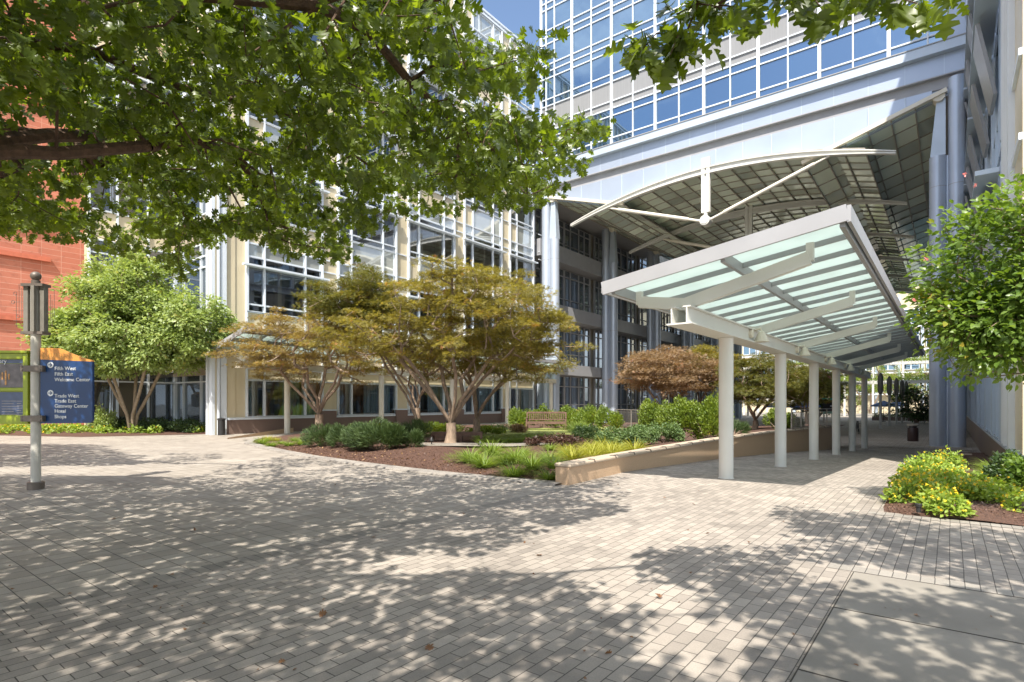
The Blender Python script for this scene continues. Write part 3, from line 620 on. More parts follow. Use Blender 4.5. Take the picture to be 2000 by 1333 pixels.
# ------------------------------------------------------------------ bridge building (plane Y = 41.5)
BY = 41.5; BL = -28.9; BR = 0.72
t = empty('bridge_building', (-14, BY, -1), 'blue glass office block bridging high over the walkway with an arched glass soffit', 'building')
mb = MB(); mb.box(BL, BR, BY + .35, 66, 19.75, 45); mb.build('wall', M['panel'], t)
pxm = [1050, 1067.6, 1083.7, 1118, 1156, 1195, 1236.6, 1279, 1325, 1373.5, 1424, 1478, 1536, 1599, 1665, 1736, 1812, 1850]
XM = [BL + .12] + [YP(p, BY) for p in pxm[1:]]
step = (XM[-3] - XM[3]) / (len(XM) - 6)
for i in range(3, len(XM) - 2): XM[i] = XM[3] + step * (i - 3)
ROWS = [[22.58, 23.2, 25.0, 25.6, 26.2, 27.8], [27.8, 28.4, 30.25, 30.85, 31.45], [31.45, 33.3, 33.9, 34.5], [34.5, 36.35, 36.95, 37.55], [37.55, 39.4, 40, 40.6]]
thick_i = {3, 5, 7, 9, 11, 13, 15}
for r_, zs in enumerate(ROWS):
    i = 0
    while i < len(XM) - 1:
        j = min(i + 2 if (i >= 3) else i + 3, len(XM) - 1); us = XM[i:j + 1]
        th = {k: .2 for k in range(len(us)) if (i + k) in thick_i}
        op = (lambda a, b: M['spandrel'] if b in (3, 4) else None) if r_ == 0 else None
        window(t, 'Y', BY, -1, us, zs, M['blueglass'], M['mull'], .085, .12, th, opaque=op); i = j
def yb(name, m, x0, x1, z0, z1, o0, o1):
    mb = MB(); mb.box(x0, x1, BY - o1, BY - o0, z0, z1); return mb.build(name, m, t)
yb('end_panel', M['panel'], XM[-1], BR, 22.55, 45, -.3, .05)
yb('corner_trim', M['mull'], BL - .05, BL + .16, 19.8, 45, -.3, .14)
yb('upper_fascia', M['bluepaint'], BL - .2, BR + .25, 21.95, 22.5, -.35, .42)
yb('drip_edge', M['grey'], BL - .2, BR + .25, 22.503, 22.56, -.3, .47)
yb('lower_fascia', M['panel'], BL, BR + .1, 20.75, 21.945, -.35, .0)
yb('fascia_lip', M['grey'], BL, BR + .1, 20.68, 20.748, -.35, .05)
yb('shadow_gap', M['grey'], BL, BR, 20.05, 20.678, -.35, -.25)
ftr = lambda x: 18.62 - 1.92 * ((x - XC) / 11.4) ** 2
XC = -14.0
WZ = lambda x: 19.55 - .30 * (min(abs(x - BR), abs(x - BL)) - 1.2)
mb = MB(); xs_ = [BL + 1.2 + (BR - 1.6 - BL - 1.2) * i / 60 for i in range(61)]
for a_, b_ in zip(xs_, xs_[1:]):
    za_, zb_ = [max(WZ(q), ftr(q)) - .12 for q in (a_, b_)]
    mb.hexa([(a_, BY + .16, za_), (b_, BY + .16, zb_), (b_, BY + .36, zb_), (a_, BY + .36, za_)], [(a_, BY + .16, 20.05), (b_, BY + .16, 20.05), (b_, BY + .36, 20.05), (a_, BY + .36, 20.05)])
mb.build('fascia_panel', M['panel'], t)
for k in range(0, 20):
    x = BL + .3 + step * k
    if x > BR: break
    mb = MB()
    mb.box(x - .018, x + .018, BY - .012, BY + .0, 20.76, 21.94)
    mb.build('panel_joint', M['bluepaint'], t); mb = MB()
    if -27.5 < x < -1.2:
        mb.box(x - .03, x + .03, BY + .1, BY + .158, max(WZ(x), ftr(x)), 20.04); mb.build('panel_rib', M['bluepaint'], t)
def tower(x, y, z1, r, ztop_pin=None, base=-1.0):
    mb = MB(); mb.lathe((x, y, base), [(r, 0), (r, z1 - base)], 32); o = mb.build('column', M['coltower'], t, smooth=True)
    mb = MB()
    for zz in (4.0, 9.0, 14.2): mb.lathe((x, y, zz), [(r + .006, 0), (r + .006, .03)], 32)
    mb.build('joint_ring', M['grey'], o); return o
TY = [41.6 + 11 * k for k in range(6)]
for k, y in enumerate(TY):
    for sx, x0 in ((-1, .28), (1, -28.4)):
        tower(x0, y, 20.7 if k else 20.4, .42)
        xi = x0 + sx * .88
        tower(xi, y, 16.0, .42)
        mb = MB()   # tapering bracket with pin
        mb.hexa([(xi - .36, y - .3, 16.0), (xi + .36, y - .3, 16.0), (xi + .36, y + .3, 16.0), (xi - .36, y + .3, 16.0)],
                [(xi - .16 - sx * .1, y - .2, 19.3), (xi + .26 - sx * .1, y - .2, 19.3), (xi + .26 - sx * .1, y + .2, 19.3), (xi - .16 - sx * .1, y + .2, 19.3)])
        br = mb.build('bracket', M['bluepaint'], t)
        mb = MB(); mb.tube([(xi - sx * .05, y - .38, 19.45), (xi - sx * .05, y + .3, 19.45)], .3, 20); mb.build('pin', M['cream'], br, smooth=True)
        mb = MB()   # link web between the paired columns
        mb.box(min(xi, x0) + .2, max(xi, x0) - .2, y - .1, y + .1, -1, 16); mb.build('web', M['coltower'], t)
# soffit: central vault (arc) and two upward wings
XC = -14.0; HW = 9.75
def arc(x): return 18.85 - 1.75 * ((x - XC) / 11.0) ** 2
def shell(name, xs, fz, y0_, y1_, nyy, mfr, gl, skip=None):
    mb = MB(); ys_ = [y0_ + (y1_ - y0_) * j / nyy for j in range(nyy + 1)]
    for j in range(nyy):
        for i in range(len(xs) - 1):
            a, b = xs[i], xs[i + 1]; y_, Y_ = ys_[j], ys_[j + 1]; q = rnd.uniform(-.006, .006)
            mb.quad((a, y_, fz(a) + q), (a, Y_, fz(a) - q), (b, Y_, fz(b) - q), (b, y_, fz(b) + q))
    g = mb.build(name, gl, t); fr = MB()
    for x in xs:
        fr.bar((x, y0_, fz(x) - .05), (x, y1_, fz(x) - .05), .07, .1)
    for y_ in ys_:
        for i in range(len(xs) - 1): fr.bar((xs[i], y_, fz(xs[i]) - .035), (xs[i + 1], y_, fz(xs[i + 1]) - .035), .05, .06)
    fr.build('glazing_bar', mfr, g); return g
shell('vault_soffit', [XC - HW + 2 * HW * i / 16 for i in range(17)], arc, 41.3, 66, 18, M['soffit_frame'], M['soffit'])
shell('vault_roof', [XC - HW + 2 * HW * i / 16 for i in range(17)], arc, 66, 101, 26, M['soffit_frame'], M['vaultglass'])
WZ = lambda x: 19.55 - .30 * (min(abs(x - BR), abs(x - BL)) - 1.2)
shell('wing_soffit', [BL + 1.0 + i * 1.2 for i in range(7)], WZ, 41.35, 66, 10, M['soffit_frame'], M['soffit'])
shell('wing_soffit', [BR - 8.4 + i * 1.2 for i in range(7)], WZ, 41.35, 66, 10, M['soffit_frame'], M['soffit'])
for q0 in (BL + 1.0, BR - 8.4): shell('wing_roof', [q0 + i * 1.2 for i in range(7)], WZ, 66, 101, 14, M['soffit_frame'], M['vaultglass'])
for x0, x1 in ((BL + .9, BL + 8.2), (BR - .9, BR - 8.5)):
    mb = MB(); mb.bar((x0, 41.25, WZ(x0) + .05), (x1, 41.25, WZ(x1) + .05), .28, .24); mb.build('wing_edge_beam', M['cream'], t)
mb = MB(); mb.box(-30.6, BR, 41.9, 66, 19.6, 19.74); mb.build('ceiling', M['grey'], t)
for k in range(6):
    y = 40.95 + 11 * k; tr = MB(); xs = [XC - 11.4 + 22.8 * i / 32 for i in range(33)]
    fz = lambda x: 18.62 - 1.92 * ((x - XC) / 11.4) ** 2
    for i in range(32):
        a, b = xs[i], xs[i + 1]; ha = .42 - .30 * abs((a - XC) / 11.4) ** 2; hb = .42 - .30 * abs((b - XC) / 11.4) ** 2
        for (o0, o1, s0, s1) in ((-.16, .16, 0, .07), (-.03, .03, .07, None), (-.16, .16, -1, None)):
            za1, zb1 = fz(a) - s0, fz(b) - s0
            if s0 == -1: za1, zb1 = fz(a) - ha, fz(b) - hb; za0, zb0 = za1 - .07, zb1 - .07
            elif s1 is None: za0, zb0 = fz(a) - ha, fz(b) - hb
            else: za0, zb0 = za1 - s1, zb1 - s1
            tr.hexa([(a, y + o0, za0), (b, y + o0, zb0), (b, y + o1, zb0), (a, y + o1, za0)], [(a, y + o0, za1), (b, y + o0, zb1), (b, y + o1, zb1), (a, y + o1, za1)])
    T_ = tr.build('arched_truss', M['white'], t)
    mb = MB(); mb.box(XC - .30, XC - .06, y - .14, y + .14, 15.35, 19.3); mb.box(XC + .06, XC + .30, y - .14, y + .14, 15.35, 19.3); mb.box(XC - .06, XC + .06, y - .05, y + .05, 15.2, 19.3); mb.build('king_post', M['white'], T_)
    mb = MB(); mb.tube([(XC, y - .32, 14.75), (XC, y + .32, 14.75)], .36, 24); mb.tube([(XC, y - .36, 14.75), (XC, y - .31, 14.75)], .27, 24); mb.box(XC - .12, XC + .12, y - .1, y + .1, 15.0, 15.36); mb.build('hub', M['white'], T_, smooth=True)
    for sx in (-1, 1):
        xe = XC + sx * 7.9; ze = fz(xe) - .35; p = Vector((XC + sx * .35, y, 14.8)); q = Vector((xe, y, ze)); mb = MB()
        mb.tube([p, p.lerp(q, .12), p.lerp(q, .125), p.lerp(q, .88), p.lerp(q, .885), q], [.10, .10, .14, .14, .09, .07], 12); mb.build('tie_rod', M['cream'], T_, smooth=True)

# ------------------------------------------------------------------ passage building behind the left columns
t = empty('passage_building', (-31, 60, -1), 'dark glazed building wall behind the tall paired columns, grey bands between its floors', 'building')
PX = -30.2
mb = MB(); mb.box(-46, PX - .3, 41.55, 104, -1, 22); mb.build('wall', M['room'], t)
for k in range(5):
    a = 41.9 + 11 * k; us = [a + .3, a + 1.3, a + 2.9, a + 4.1, a + 5.3, a + 6.5, a + 8.1, a + 9.2, a + 10.4]
    for zs in ([-.8, 1.4, 3.2, 4.2], [5.3, 6.4, 8.6, 9.4], [10.8, 11.8, 14.0, 14.7], [16.3, 17.2, 18.8, 19.4]):
        window(t, 'X', PX, 1, us, zs, M['darkglass'], M['grey'], .09, .12, {0: .25, 4: .2, 8: .25})
    mb = MB()
    for z0_, z1_ in ((4.25, 5.25), (9.45, 10.75), (14.75, 16.25)): abox(mb, 'X', PX, 1, a - .6, a + 10.4, z0_, z1_, -.3, 1.35)
    mb.build('floor_band', M['grey'], t)
# entry wall left of the first columns
mb = MB(); mb.box(LX - .2, -27.6, 41.3, 41.5, 0, 3.6); mb.build('entry_panel', M['bluepaint'], t)

# ------------------------------------------------------------------ right office wing
RX = 1.22
t = empty('right_office_wing', (RX, 60, -1), 'pale blue office facade seen edge-on at the right with hanging shade blades', 'building')
mb = MB(); mb.box(RX + .3, 16, 17.0, 104, -1.1, 36); mb.build('wall', M['bluepaint'], t)
mb = MB(); mb.box(RX + .0, RX + .29, 17.0, 104, -1.1, .33); mb.build('plinth', M['granite'], t)
mb = MB(); mb.box(RX - .07, RX + .29, 17.0, 104, .332, .42); mb.build('sill', M['bluepaint'], t)
for k in range(9):
    a = 21.6 + 9.2 * k; us = [a, a + 1.5, a + 3.0, a + 4.6, a + 6.1, a + 7.6, a + 9.2]
    for zs in ([.44, 2.9, 3.6], [3.9, 5.4, 7.9, 8.6], [9.2, 10.6, 13.1, 13.8], [14.4, 15.8, 18.2, 19], [19.6, 21, 23.4, 24.2], [24.8, 26.2, 28.6, 29.4]):
        if k > 2 and zs[0] > 19: continue
        window(t, 'X', RX + .1, -1, us, zs, M['paleglass'], M['bluepaint'], .12, .16, {0: .5, 3: .3, 6: .5})
    if k < 4:
        for z in (8.0, 13.3, 18.6, 23.9):
            for q in range(2):
                y_ = a + 1.0 + 4.2 * q; mb = MB(); mb.hexa([(RX - .2, y_, z - 2.3), (RX - .1, y_, z - 2.3), (RX - .1, y_ + 2.4, z - 2.0), (RX - .2, y_ + 2.4, z - 2.0)], [(RX - .62, y_, z), (RX - .52, y_, z), (RX - .52, y_ + 2.4, z + .2), (RX - .62, y_ + 2.4, z + .2)])
                mb.build('shade_blade', M['spandrel'], t)
        for z in (8.3, 13.6, 18.9): mb = MB(); mb.box(RX - .66, RX - .1, a, a + 9.0, z, z + .14); mb.build('shade_ledge', M['bluepaint'], t)
for y_, w_, pr in ((21.3, .22, .08), (20.3, .15, .10), (18.9, .3, .08)):
    mb = MB(); mb.box(RX - pr, RX + .29, y_, y_ + w_, .43, 36); mb.build('pilaster', M['mull'], t)
mb = MB(); mb.box(RX + .05, RX + .29, 17, 21.5, .43, 36); mb.build('beige_strip', M['beige'], t)
for z in (2.9, 5.8, 7.5, 9.4, 12): mb = MB(); mb.box(RX - .02, RX + .05, 17, 18.85, z, z + .16); mb.build('panel_band', M['mull'], t)

# ------------------------------------------------------------------ glass canopies
def canopy(loc, ylen, nb, z_low, z_high, label, posts, bz, extra, m=None, thin=1.0, colr=.148, lamps=True, xl=-1.16, xr=2.58, front=-2.95, first=-2.65, basez=None, beam_only=None):
    """post line along local Y at x=0; roof plane rises from xl (low) to xr (high)"""
    m = m or M['white']; t = empty('glass_canopy', loc, label, 'canopy'); ox, oy, oz = loc
    y0_, y1_ = oy + front, oy + ylen
    zf = lambda x: z_low + (z_high - z_low) * (x - xl) / (xr - xl)
    # posts
    for k in range(nb):
        y = oy + posts * k; g_ = basez(ox, y); mb = MB(); mb.lathe((ox, y, g_ - .05), [(colr + .012, 0), (colr + .012, .065), (colr, .067), (colr, bz - g_ + .05)], 28); o = mb.build('post', m, t, smooth=True)
    # channel beam pair
    mb = MB(); b0, b1 = oy + first, oy + ylen - .3; hw = .23 * thin
    mb.box(ox - hw, ox + hw, b0, b1, bz + .002, bz + .03)
    for sx in (-1, 1):
        x = ox + sx * hw * .6; mb.box(x - .012, x + .012, b0, b1, bz + .03, bz + .30); mb.box(x - .07, x + .07, b0, b1, bz + .30, bz + .325)
    mb.build('beam', m, t)
    zb = bz + .36
    for k in range(nb):
        y = oy + posts * k + (first + .35 if True else 0) + posts * 0.0
        mb = MB(); rx = ox + xr * .78; lx = ox + xl * .78
        def arm(xa, za, xb, zb_, w_=.12):
            mb.bar((xa, y, za), (xb, y, zb_), w_, .21)
        zr_ = zf(xr * .78) - .34; zl_ = zf(xl * .78) - .30
        arm(ox - .04, zb + .04, rx, zr_); arm(ox + .06, zb + .035, lx, zl_, .113)
        mb.box(rx - .05, rx + .06, y - .047, y + .047, zr_ - .05, zf(xr * .78) - .1); mb.box(lx - .06, lx + .05, y - .047, y + .047, zl_ - .05, zf(xl * .78) - .1)
        mb.build('rafter', m, t)
        if lamps and k > 0:
            yl = y - 1.1; mb = MB(); mb.tube([(ox + .18, yl, bz + .30), (ox + .32, yl, bz + .33), (ox + .34, yl, bz + .22)], .03, 8); mb.tube([(ox + .10, yl - .25, bz + .2), (ox + .22, yl - .25, bz + .2)], .10, 14)
            la = mb.build('lamp', M['cream'], t, smooth=True)
            mb = MB(); mb.lathe((ox + .34, yl, bz + .02), [(.17, 0), (.15, .05), (.085, .19), (.08, .22), (.03, .25)], 18); mb.build('lamp_shade', M['cream'], la, smooth=True)
    # longitudinal purlins
    mb = MB()
    for x in (xl + .03, xr * .33, xr - .03):
        mb.bar((ox + x, y0_, zf(x) - .10), (ox + x, y1_, zf(x) - .10), .07, .17)
    mb.build('purlin', M['grey'], t)
    mb = MB(); mb.bar((ox + xl - .18, y0_ - .03, zf(xl - .18) - .03), (ox + xr + .04, y0_ - .03, zf(xr) + .0), .05, .24); mb.build('end_fascia', M['grey'], t); mb = MB(); mb.bar((ox + xl - .18, y1_ + .03, zf(xl - .18) - .03), (ox + xr + .04, y1_ + .03, zf(xr)), .05, .2); mb.build('end_fascia', M['grey'], t)
    mb = MB(); mb.bar((ox + xr + .06, y0_ - .05, zf(xr) - .02), (ox + xr + .06, y1_ + .05, zf(xr) - .02), .05, .24); mb.build('side_fascia', M['grey'], t); mb = MB(); mb.bar((ox + xl - .2, y0_, zf(xl) - .08), (ox + xl - .2, y1_, zf(xl) - .08), .04, .1); mb.build('side_fascia', M['grey'], t)
    n_ = int((y1_ - y0_) / extra); sp = (y1_ - y0_) / n_
    for i in range(n_):
        a, b = y0_ + sp * i + .004, y0_ + sp * (i + 1) - .004; mb = MB(); xa, xb = xl - .12, xr
        mb.hexa([(ox + xa, a, zf(xa)), (ox + xb, a, zf(xb)), (ox + xb, b, zf(xb)), (ox + xa, b, zf(xa))], [(ox + xa, a, zf(xa) + .014), (ox + xb, a, zf(xb) + .014), (ox + xb, b, zf(xb) + .014), (ox + xa, b, zf(xa) + .014)])
        mb.build('roof_pane', M['frost'], t)
    mb = MB()
    for i in range(1, n_):
        y = y0_ + sp * i; mb.bar((ox + xl, y, zf(xl) - .06), (ox + xr, y, zf(xr) - .06), .035, .09)
    mb.build('glazing_bar', M['grey'], t)
    return t
canopy((-3.79, 12.34, 0), 26.3, 6, 3.78, 4.33, 'large glass canopy on round white posts slanting over the right walkway', 4.89, 2.98, .98, basez=gz)
canopy((-27.3, 16.1, 0), 25.5, 5, 4.25, 4.95, 'smaller cream glass canopy along the beige facade, half hidden by the maples', 6.15, 3.3, 1.2, m=M['cream'], lamps=False, xl=-1.2, xr=1.9, front=-3.2, first=-2.6, basez=lambda x, y: 0)

# ------------------------------------------------------------------ wayfinding sign
c0 = Z(70, 956); t = empty('wayfinding_sign', c0, 'tall round sign post holding a navy panel of place names and a lime map case', 'sign')
def L(dr, dd=0.0, z=0.0):   # local frame facing the viewer: right, away, up
    return Vector((c0.x + CS * dr - SN * dd, c0.y + SN * dr + CS * dd, z))
k_ = 10.34 / F
def lz(py): return EYE + (HZ - py) * k_
mb = MB(); mb.lathe(c0, [(.078, 0), (.078, 3.75)], 24); mb.build('post', M['pole'], t, smooth=True)
mb = MB(); mb.lathe(c0, [(.13, 0), (.13, .13), (.12, .14), (.088, .141)], 24); mb.build('base_collar', M['bronze'], t, smooth=True)
mb = MB(); mb.lathe(c0 + Vector((0, 0, 3.76)), [(.07, 0), (.07, .1)], 16)
mb.lathe(c0 + Vector((0, 0, 3.92)), [(.085 * math.sin(PI * i / 10) + .001, -.085 * math.cos(PI * i / 10) + .02) for i in range(11)], 18); mb.build('finial', M['bronze'], t, smooth=True)
mb = MB()
for s_ in (-1, 1): mb.box(0, 0, 0, 0, 0, 0) if False else mb.hexa([L(s_ * .11, -.05, 2.9), L(s_ * .19, -.05, 2.9), L(s_ * .19, .05, 2.9), L(s_ * .11, .05, 2.9)], [L(s_ * .11, -.05, 3.74), L(s_ * .19, -.05, 3.74), L(s_ * .19, .05, 3.74), L(s_ * .11, .05, 3.74)])
mb.hexa([L(.03, -.15, 2.9), L(.09, -.15, 2.9), L(.09, -.09, 2.9), L(.03, -.09, 2.9)], [L(.03, -.15, 3.74), L(.09, -.15, 3.74), L(.09, -.09, 3.74), L(.03, -.09, 3.74)])
mb.build('lamp_fin', M['polecap'], t)
mb = MB()
for z in (2.86, 3.74):
    mb = MB(); mb.hexa([L(-.2, -.1, z), L(.2, -.1, z), L(.2, .1, z), L(-.2, .1, z)], [L(-.2, -.1, z + .05), L(.2, -.1, z + .05), L(.2, .1, z + .05), L(-.2, .1, z + .05)]); mb.build('fin_bracket', M['bronze'], t)
# thin circuit-like wires beside the lamp
mb = MB()
for dr, za, zb in ((-.26, 3.1, 3.72), (-.31, 3.25, 3.8), (-.36, 3.0, 3.6), (.27, 3.1, 3.6), (.34, 3.2, 3.66), (.30, 3.0, 3.5)): mb.tube([L(dr, 0, za), L(dr, 0, zb)], .004, 4)
for dr, z in ((-.38, 3.62), (-.42, 3.46), (-.33, 3.2)): mb.tube([L(dr + .03 * math.cos(a * PI / 6), 0, z + .03 * math.sin(a * PI / 6)) for a in range(13)], .005, 4)
for z in (3.3, 3.46, 3.12): mb.tube([L(-.42, 0, z), L(-.2, 0, z)], .003, 4)
for z in (3.25, 3.05): mb.tube([L(.35, 0, z), L(.2, 0, z)], .003, 4)
mb.build('wire_ornament', M['bronze'], t)
for py in (720, 818):
    mb = MB(); z = lz(py); mb.hexa([L(-.20, -.1, z - .055), L(.20, -.1, z - .055), L(.20, .09, z - .055), L(-.20, .09, z - .055)], [L(-.20, -.1, z + .055), L(.20, -.1, z + .055), L(.20, .09, z + .055), L(-.20, .09, z + .055)]); br = mb.build('clamp', M['bronze'], t)
    mb = MB()
    for dr in (-.17, .17):
        for dz in (-.03, .03): mb.tube([L(dr, -.1, z + dz), L(dr, -.115, z + dz)], .01, 8)
    mb.build('bolt', M['bronze'], br)
def prism(outline, d0, d1):   # outline of (dr, z)
    mb = MB(); n_ = len(outline); mb.poly([L(a, d0, z) for a, z in outline]); mb.poly([L(a, d1, z) for a, z in reversed(outline)])
    for i in range(n_): a, b = outline[i], outline[(i + 1) % n_]; mb.quad(L(a[0], d0, a[1]), L(a[0], d1, a[1]), L(b[0], d1, b[1]), L(b[0], d0, b[1]))
    return mb
PL, PR, PB, PT = .10, 1.06, lz(827), lz(704)
o_ = [(PL, PB - .01), (PR - .07, PB)] + [(PR - .07 + .07 * math.sin(a * PI / 8), PB + .07 - .07 * math.cos(a * PI / 8)) for a in range(1, 5)] + [(PR, PT - .02), (PL, PT + .02)]
pn = prism(o_, -.02, .03).build('direction_panel', M['navy'], t)
top = [(PL, PT + .022)] + [(PR, PT - .018)] + [(PR - (PR - PL) * i / 14, PT - .015 + .25 * math.sin(min(1, .18 + i / 14) * PI / 2) ** 1.0 * (.28 + .72 * min(1, i / 9))) for i in range(0, 15)]
op_ = prism(top, -.02, .03).build('orange_header', M['orange'], t)
mb = MB(); rr = random.Random(4)
for i in range(9):
    x = PL + .06 + .095 * i; z = PT + .03; hh = max(.03, .17 - .16 * max(0, (x - .45)))
    mb.tube([L(x, -.022, z), L(x, -.022, z + hh * .6), L(x + .05, -.022, z + hh * .6), L(x + .05, -.022, z + hh * .25)], .003, 4)
    if i % 2: mb.tube([L(x + .05 + .013 * math.cos(a * PI / 4), -.022, z + hh * .2 + .013 * math.sin(a * PI / 4)) for a in range(9)], .003, 4)
mb.build('line_pattern', M['orangeline'], op_)
def text(s_, dr, z, size, m, par, d=-.024, name='lettering', bold=.012, right=False):
    cu = bpy.data.curves.new(name, 'FONT'); cu.body = s_; cu.size = size; cu.extrude = .0015; cu.offset = bold * size; cu.align_x = 'RIGHT' if right else 'LEFT'; cu.resolution_u = 4
    tmp = bpy.data.objects.new('tmp', cu); COL.objects.link(tmp); dg = bpy.context.evaluated_depsgraph_get(); dg.update()
    me = bpy.data.meshes.new_from_object(tmp.evaluated_get(dg)); bpy.data.objects.remove(tmp); bpy.data.curves.remove(cu)
    me.materials.clear(); me.materials.append(m); o = bpy.data.objects.new(name, me); COL.objects.link(o); o.parent = par
    o.rotation_euler = (R(90), 0, YAW); o.location = L(dr, d, z) - wloc(par); return o
rows = [('Fifth West', 719), ('Fifth East', 730), ('Welcome Center', 741), ('Trade West', 773), ('Trade East', 783), ('Gateway Center', 793), ('Hotel', 803), ('Shops', 814)]
for s_, py in rows:
    text(s_, (109 - 70) * k_, lz(py) - .034, .092, M['letter'], pn, bold=.006)
for py in (712.5, 768):
    z = lz(py); cx = 31 * k_; mb = MB(); mb.tube([L(cx, -.021, z), L(cx, -.026, z)], .056, 20); d_ = mb.build('arrow_disc', M['letter'], pn)
    mb = MB(); mb.poly([L(cx + a, -.028, z + b) for a, b in ((-.038, -.008), (.008, -.008), (.008, -.008), (-.010, -.034), (.006, -.034), (.04, 0), (.006, .034), (-.010, .034), (.008, .008), (-.038, .008))]); mb.build('arrow', M['navy'], d_)
# lime map case
KL, KR, KB, KT = -1.35, -.11, lz(829), lz(690)
mb = MB()
def slab(mb, a, b, z0_, z1_, d0, d1): mb.hexa([L(a, d0, z0_), L(b, d0, z0_), L(b, d1, z0_), L(a, d1, z0_)], [L(a, d0, z1_), L(b, d0, z1_), L(b, d1, z1_), L(a, d1, z1_)])
slab(mb, KL, KR, KB, KT, 0, .16); slab(mb, KR - .09, KR + .0, KB, KT, -.05, -.001); slab(mb, KL, KR - .091, KT - .1, KT, -.05, -.001); slab(mb, KL, KR - .091, KB, KB + .16, -.05, -.001); slab(mb, KL, KR - .091, lz(764), lz(758), -.04, -.001)
kc = mb.build('map_case', M['lime'], t, bevel=.006)
mb = MB(); slab(mb, KL, KR + .02, KT + .003, KT + .05, -.09, .18); mb.build('case_hood', M['lime'], kc, bevel=.01)
mb = MB(); slab(mb, KL, KR - .1, lz(709), KT - .11, -.012, -.002); mb.build('poster', M['poster'], kc); mb = MB(); slab(mb, KL, KR - .1, KB + .17, lz(766), -.012, -.002); mb.build('poster', M['poster'], kc)
mb = MB(); slab(mb, KL, KR - .1, lz(757), lz(710), -.012, -.002); mb.build('picture_poster', M['posterb'], kc)
mb = MB()
for i in range(4): slab(mb, -.68 + i * .06, -.65 + i * .06, lz(752) + .1 * (i % 2), lz(730) + .03 * (i % 3), -.016, -.013)
mb.build('figures', M['figure'], kc)
text('Directory', (14 - 70) * k_, lz(711) + .02, .115, M['letter'], kc, d=-.016, right=True, bold=0.0)
mb = MB()
for i in range(8): slab(mb, -.62, -.62 + .22 + .05 * (i % 3), lz(820 - i * 5.2) - .004, lz(820 - i * 5.2) + .001, -.014, -.0125)
for i in range(8): slab(mb, -.34, -.34 + .08 + .02 * (i % 3), lz(816 - i * 4.6) - .004, lz(816 - i * 4.6) + .001, -.014, -.0125)
mb.build('map_text', M['steel'], kc)

# ------------------------------------------------------------------ benches
def bench(loc, rz, label, back=True, ln=2.1):
    t = empty('garden_bench', (0, 0, 0), label, 'bench'); h = ln / 2
    for x in (-h + .04, h - .04) + (() if back else (0.15,)):
        for y in (-.24, .24):
            top_ = .60 if (y < 0 and back) else (.92 if back else .40)
            mb = MB(); mb.box(x - .04, x + .04, y - .04, y + .04, 0, top_); mb.build('leg', M['teak'], t, bevel=.006)
    mb = MB()
    for k in range(5): mb.box(-h, h, -.25 + .11 * k, -.25 + .11 * k + .085, .405, .435)
    mb.build('seat', M['teak'], t)
    mb = MB(); mb.box(-h + .08, h - .08, -.27, -.245, .32, .403); mb.box(-h + .08, h - .08, .245, .27, .32, .403); mb.build('apron', M['teak'], t)
    if back:
        mb = MB(); mb.box(-h + .08, h - .08, .22, .26, .86, .95); mb.box(-h + .08, h - .08, .22, .26, .5, .55)
        for k in range(19): x = -h + .16 + (ln - .32) * k / 18; mb.box(x - .022, x + .022, .228, .252, .55, .86)
        mb.build('backrest', M['teak'], t)
        for x in (-h + .04, h - .04): mb = MB(); mb.box(x - .045, x + .045, -.3, .22, .602, .64); mb.build('armrest', M['teak'], t, bevel=.006)
    t.location = loc; t.rotation_euler[2] = rz; return t
p = D(1067, 838, 29.5); bench((p.x, p.y, .18), YAW + R(-6), 'slatted wooden bench with back in front of the yellow-green hedge', ln=2.1)
p = D(893, 868, 21.3); bench((p.x, p.y, .06), YAW + R(2), 'backless weathered wooden bench behind the big maple trunk', back=False, ln=1.9)

# ------------------------------------------------------------------ small things
def bin_(loc):
    t = empty('trash_bin', loc, 'dark brown round trash bin standing on the shaded walkway beside the big blue columns', 'trash bin')
    mb = MB(); mb.lathe(loc, [(.30, 0), (.31, .03), (.31, .88), (.30, .9)], 28); mb.build('body', M['bin'], t, smooth=True)
    mb = MB(); mb.lathe(Vector(loc) + Vector((0, 0, 1.0)), [(.33, 0), (.34, .02), (.34, .1), (.30, .13), (.18, .14)], 28); mb.build('lid', M['steel'], t, smooth=True)
    mb = MB(); mb.lathe(Vector(loc) + Vector((0, 0, .9)), [(.22, 0), (.22, .1)], 16); mb.build('opening', M['black'], t)
p = Z(1783, 862, -.95); bin_((p.x, p.y, -.95))
def railing(p, q, label, h=1.0, nb=16, z=None):
    p = Vector(p); q = Vector(q); t = empty('railing', p, label, 'railing'); L_ = (q - p).length; n_ = max(2, int(L_ / 1.1) + 1)
    mb = MB(); mb.bar(p + Vector((0, 0, h)), q + Vector((0, 0, h)), .06, .05); mb.bar(p + Vector((0, 0, .12)), q + Vector((0, 0, .12)), .03, .03); mb.bar(p + Vector((0, 0, h - .12)), q + Vector((0, 0, h - .12)), .03, .03); mb.build('rail', M['steel'], t)
    for i in range(n_): a = p.lerp(q, i / (n_ - 1)); mb = MB(); mb.bar(a, a + Vector((0, 0, h - .02)), .05, .05, (1, 0, 0)); mb.build('post', M['steel'], t)
    mb = MB(); c_ = int(L_ / .11)
    for i in range(1, c_): a = p.lerp(q, i / c_); mb.bar(a + Vector((0, 0, .13)), a + Vector((0, 0, h - .12)), .012, .012, (1, 0, 0))
    mb.build('baluster', M['steel'], t)
a = D(1201, 832, 33); b = D(1268, 833, 30); railing((a.x, a.y, .15), (b.x, b.y, .15), 'steel railing beside the silver columns left of the red maples', h=1.05)
railing((-5.6, 27.5, .34), (-4.8, 33.6, .34), 'steel railing standing on the far end of the granite seat wall', h=.95)
railing((-5.2, 34.6, -.95), (-9.5, 42, -.95), 'steel railing running back from the end of the seat wall', h=1.0)
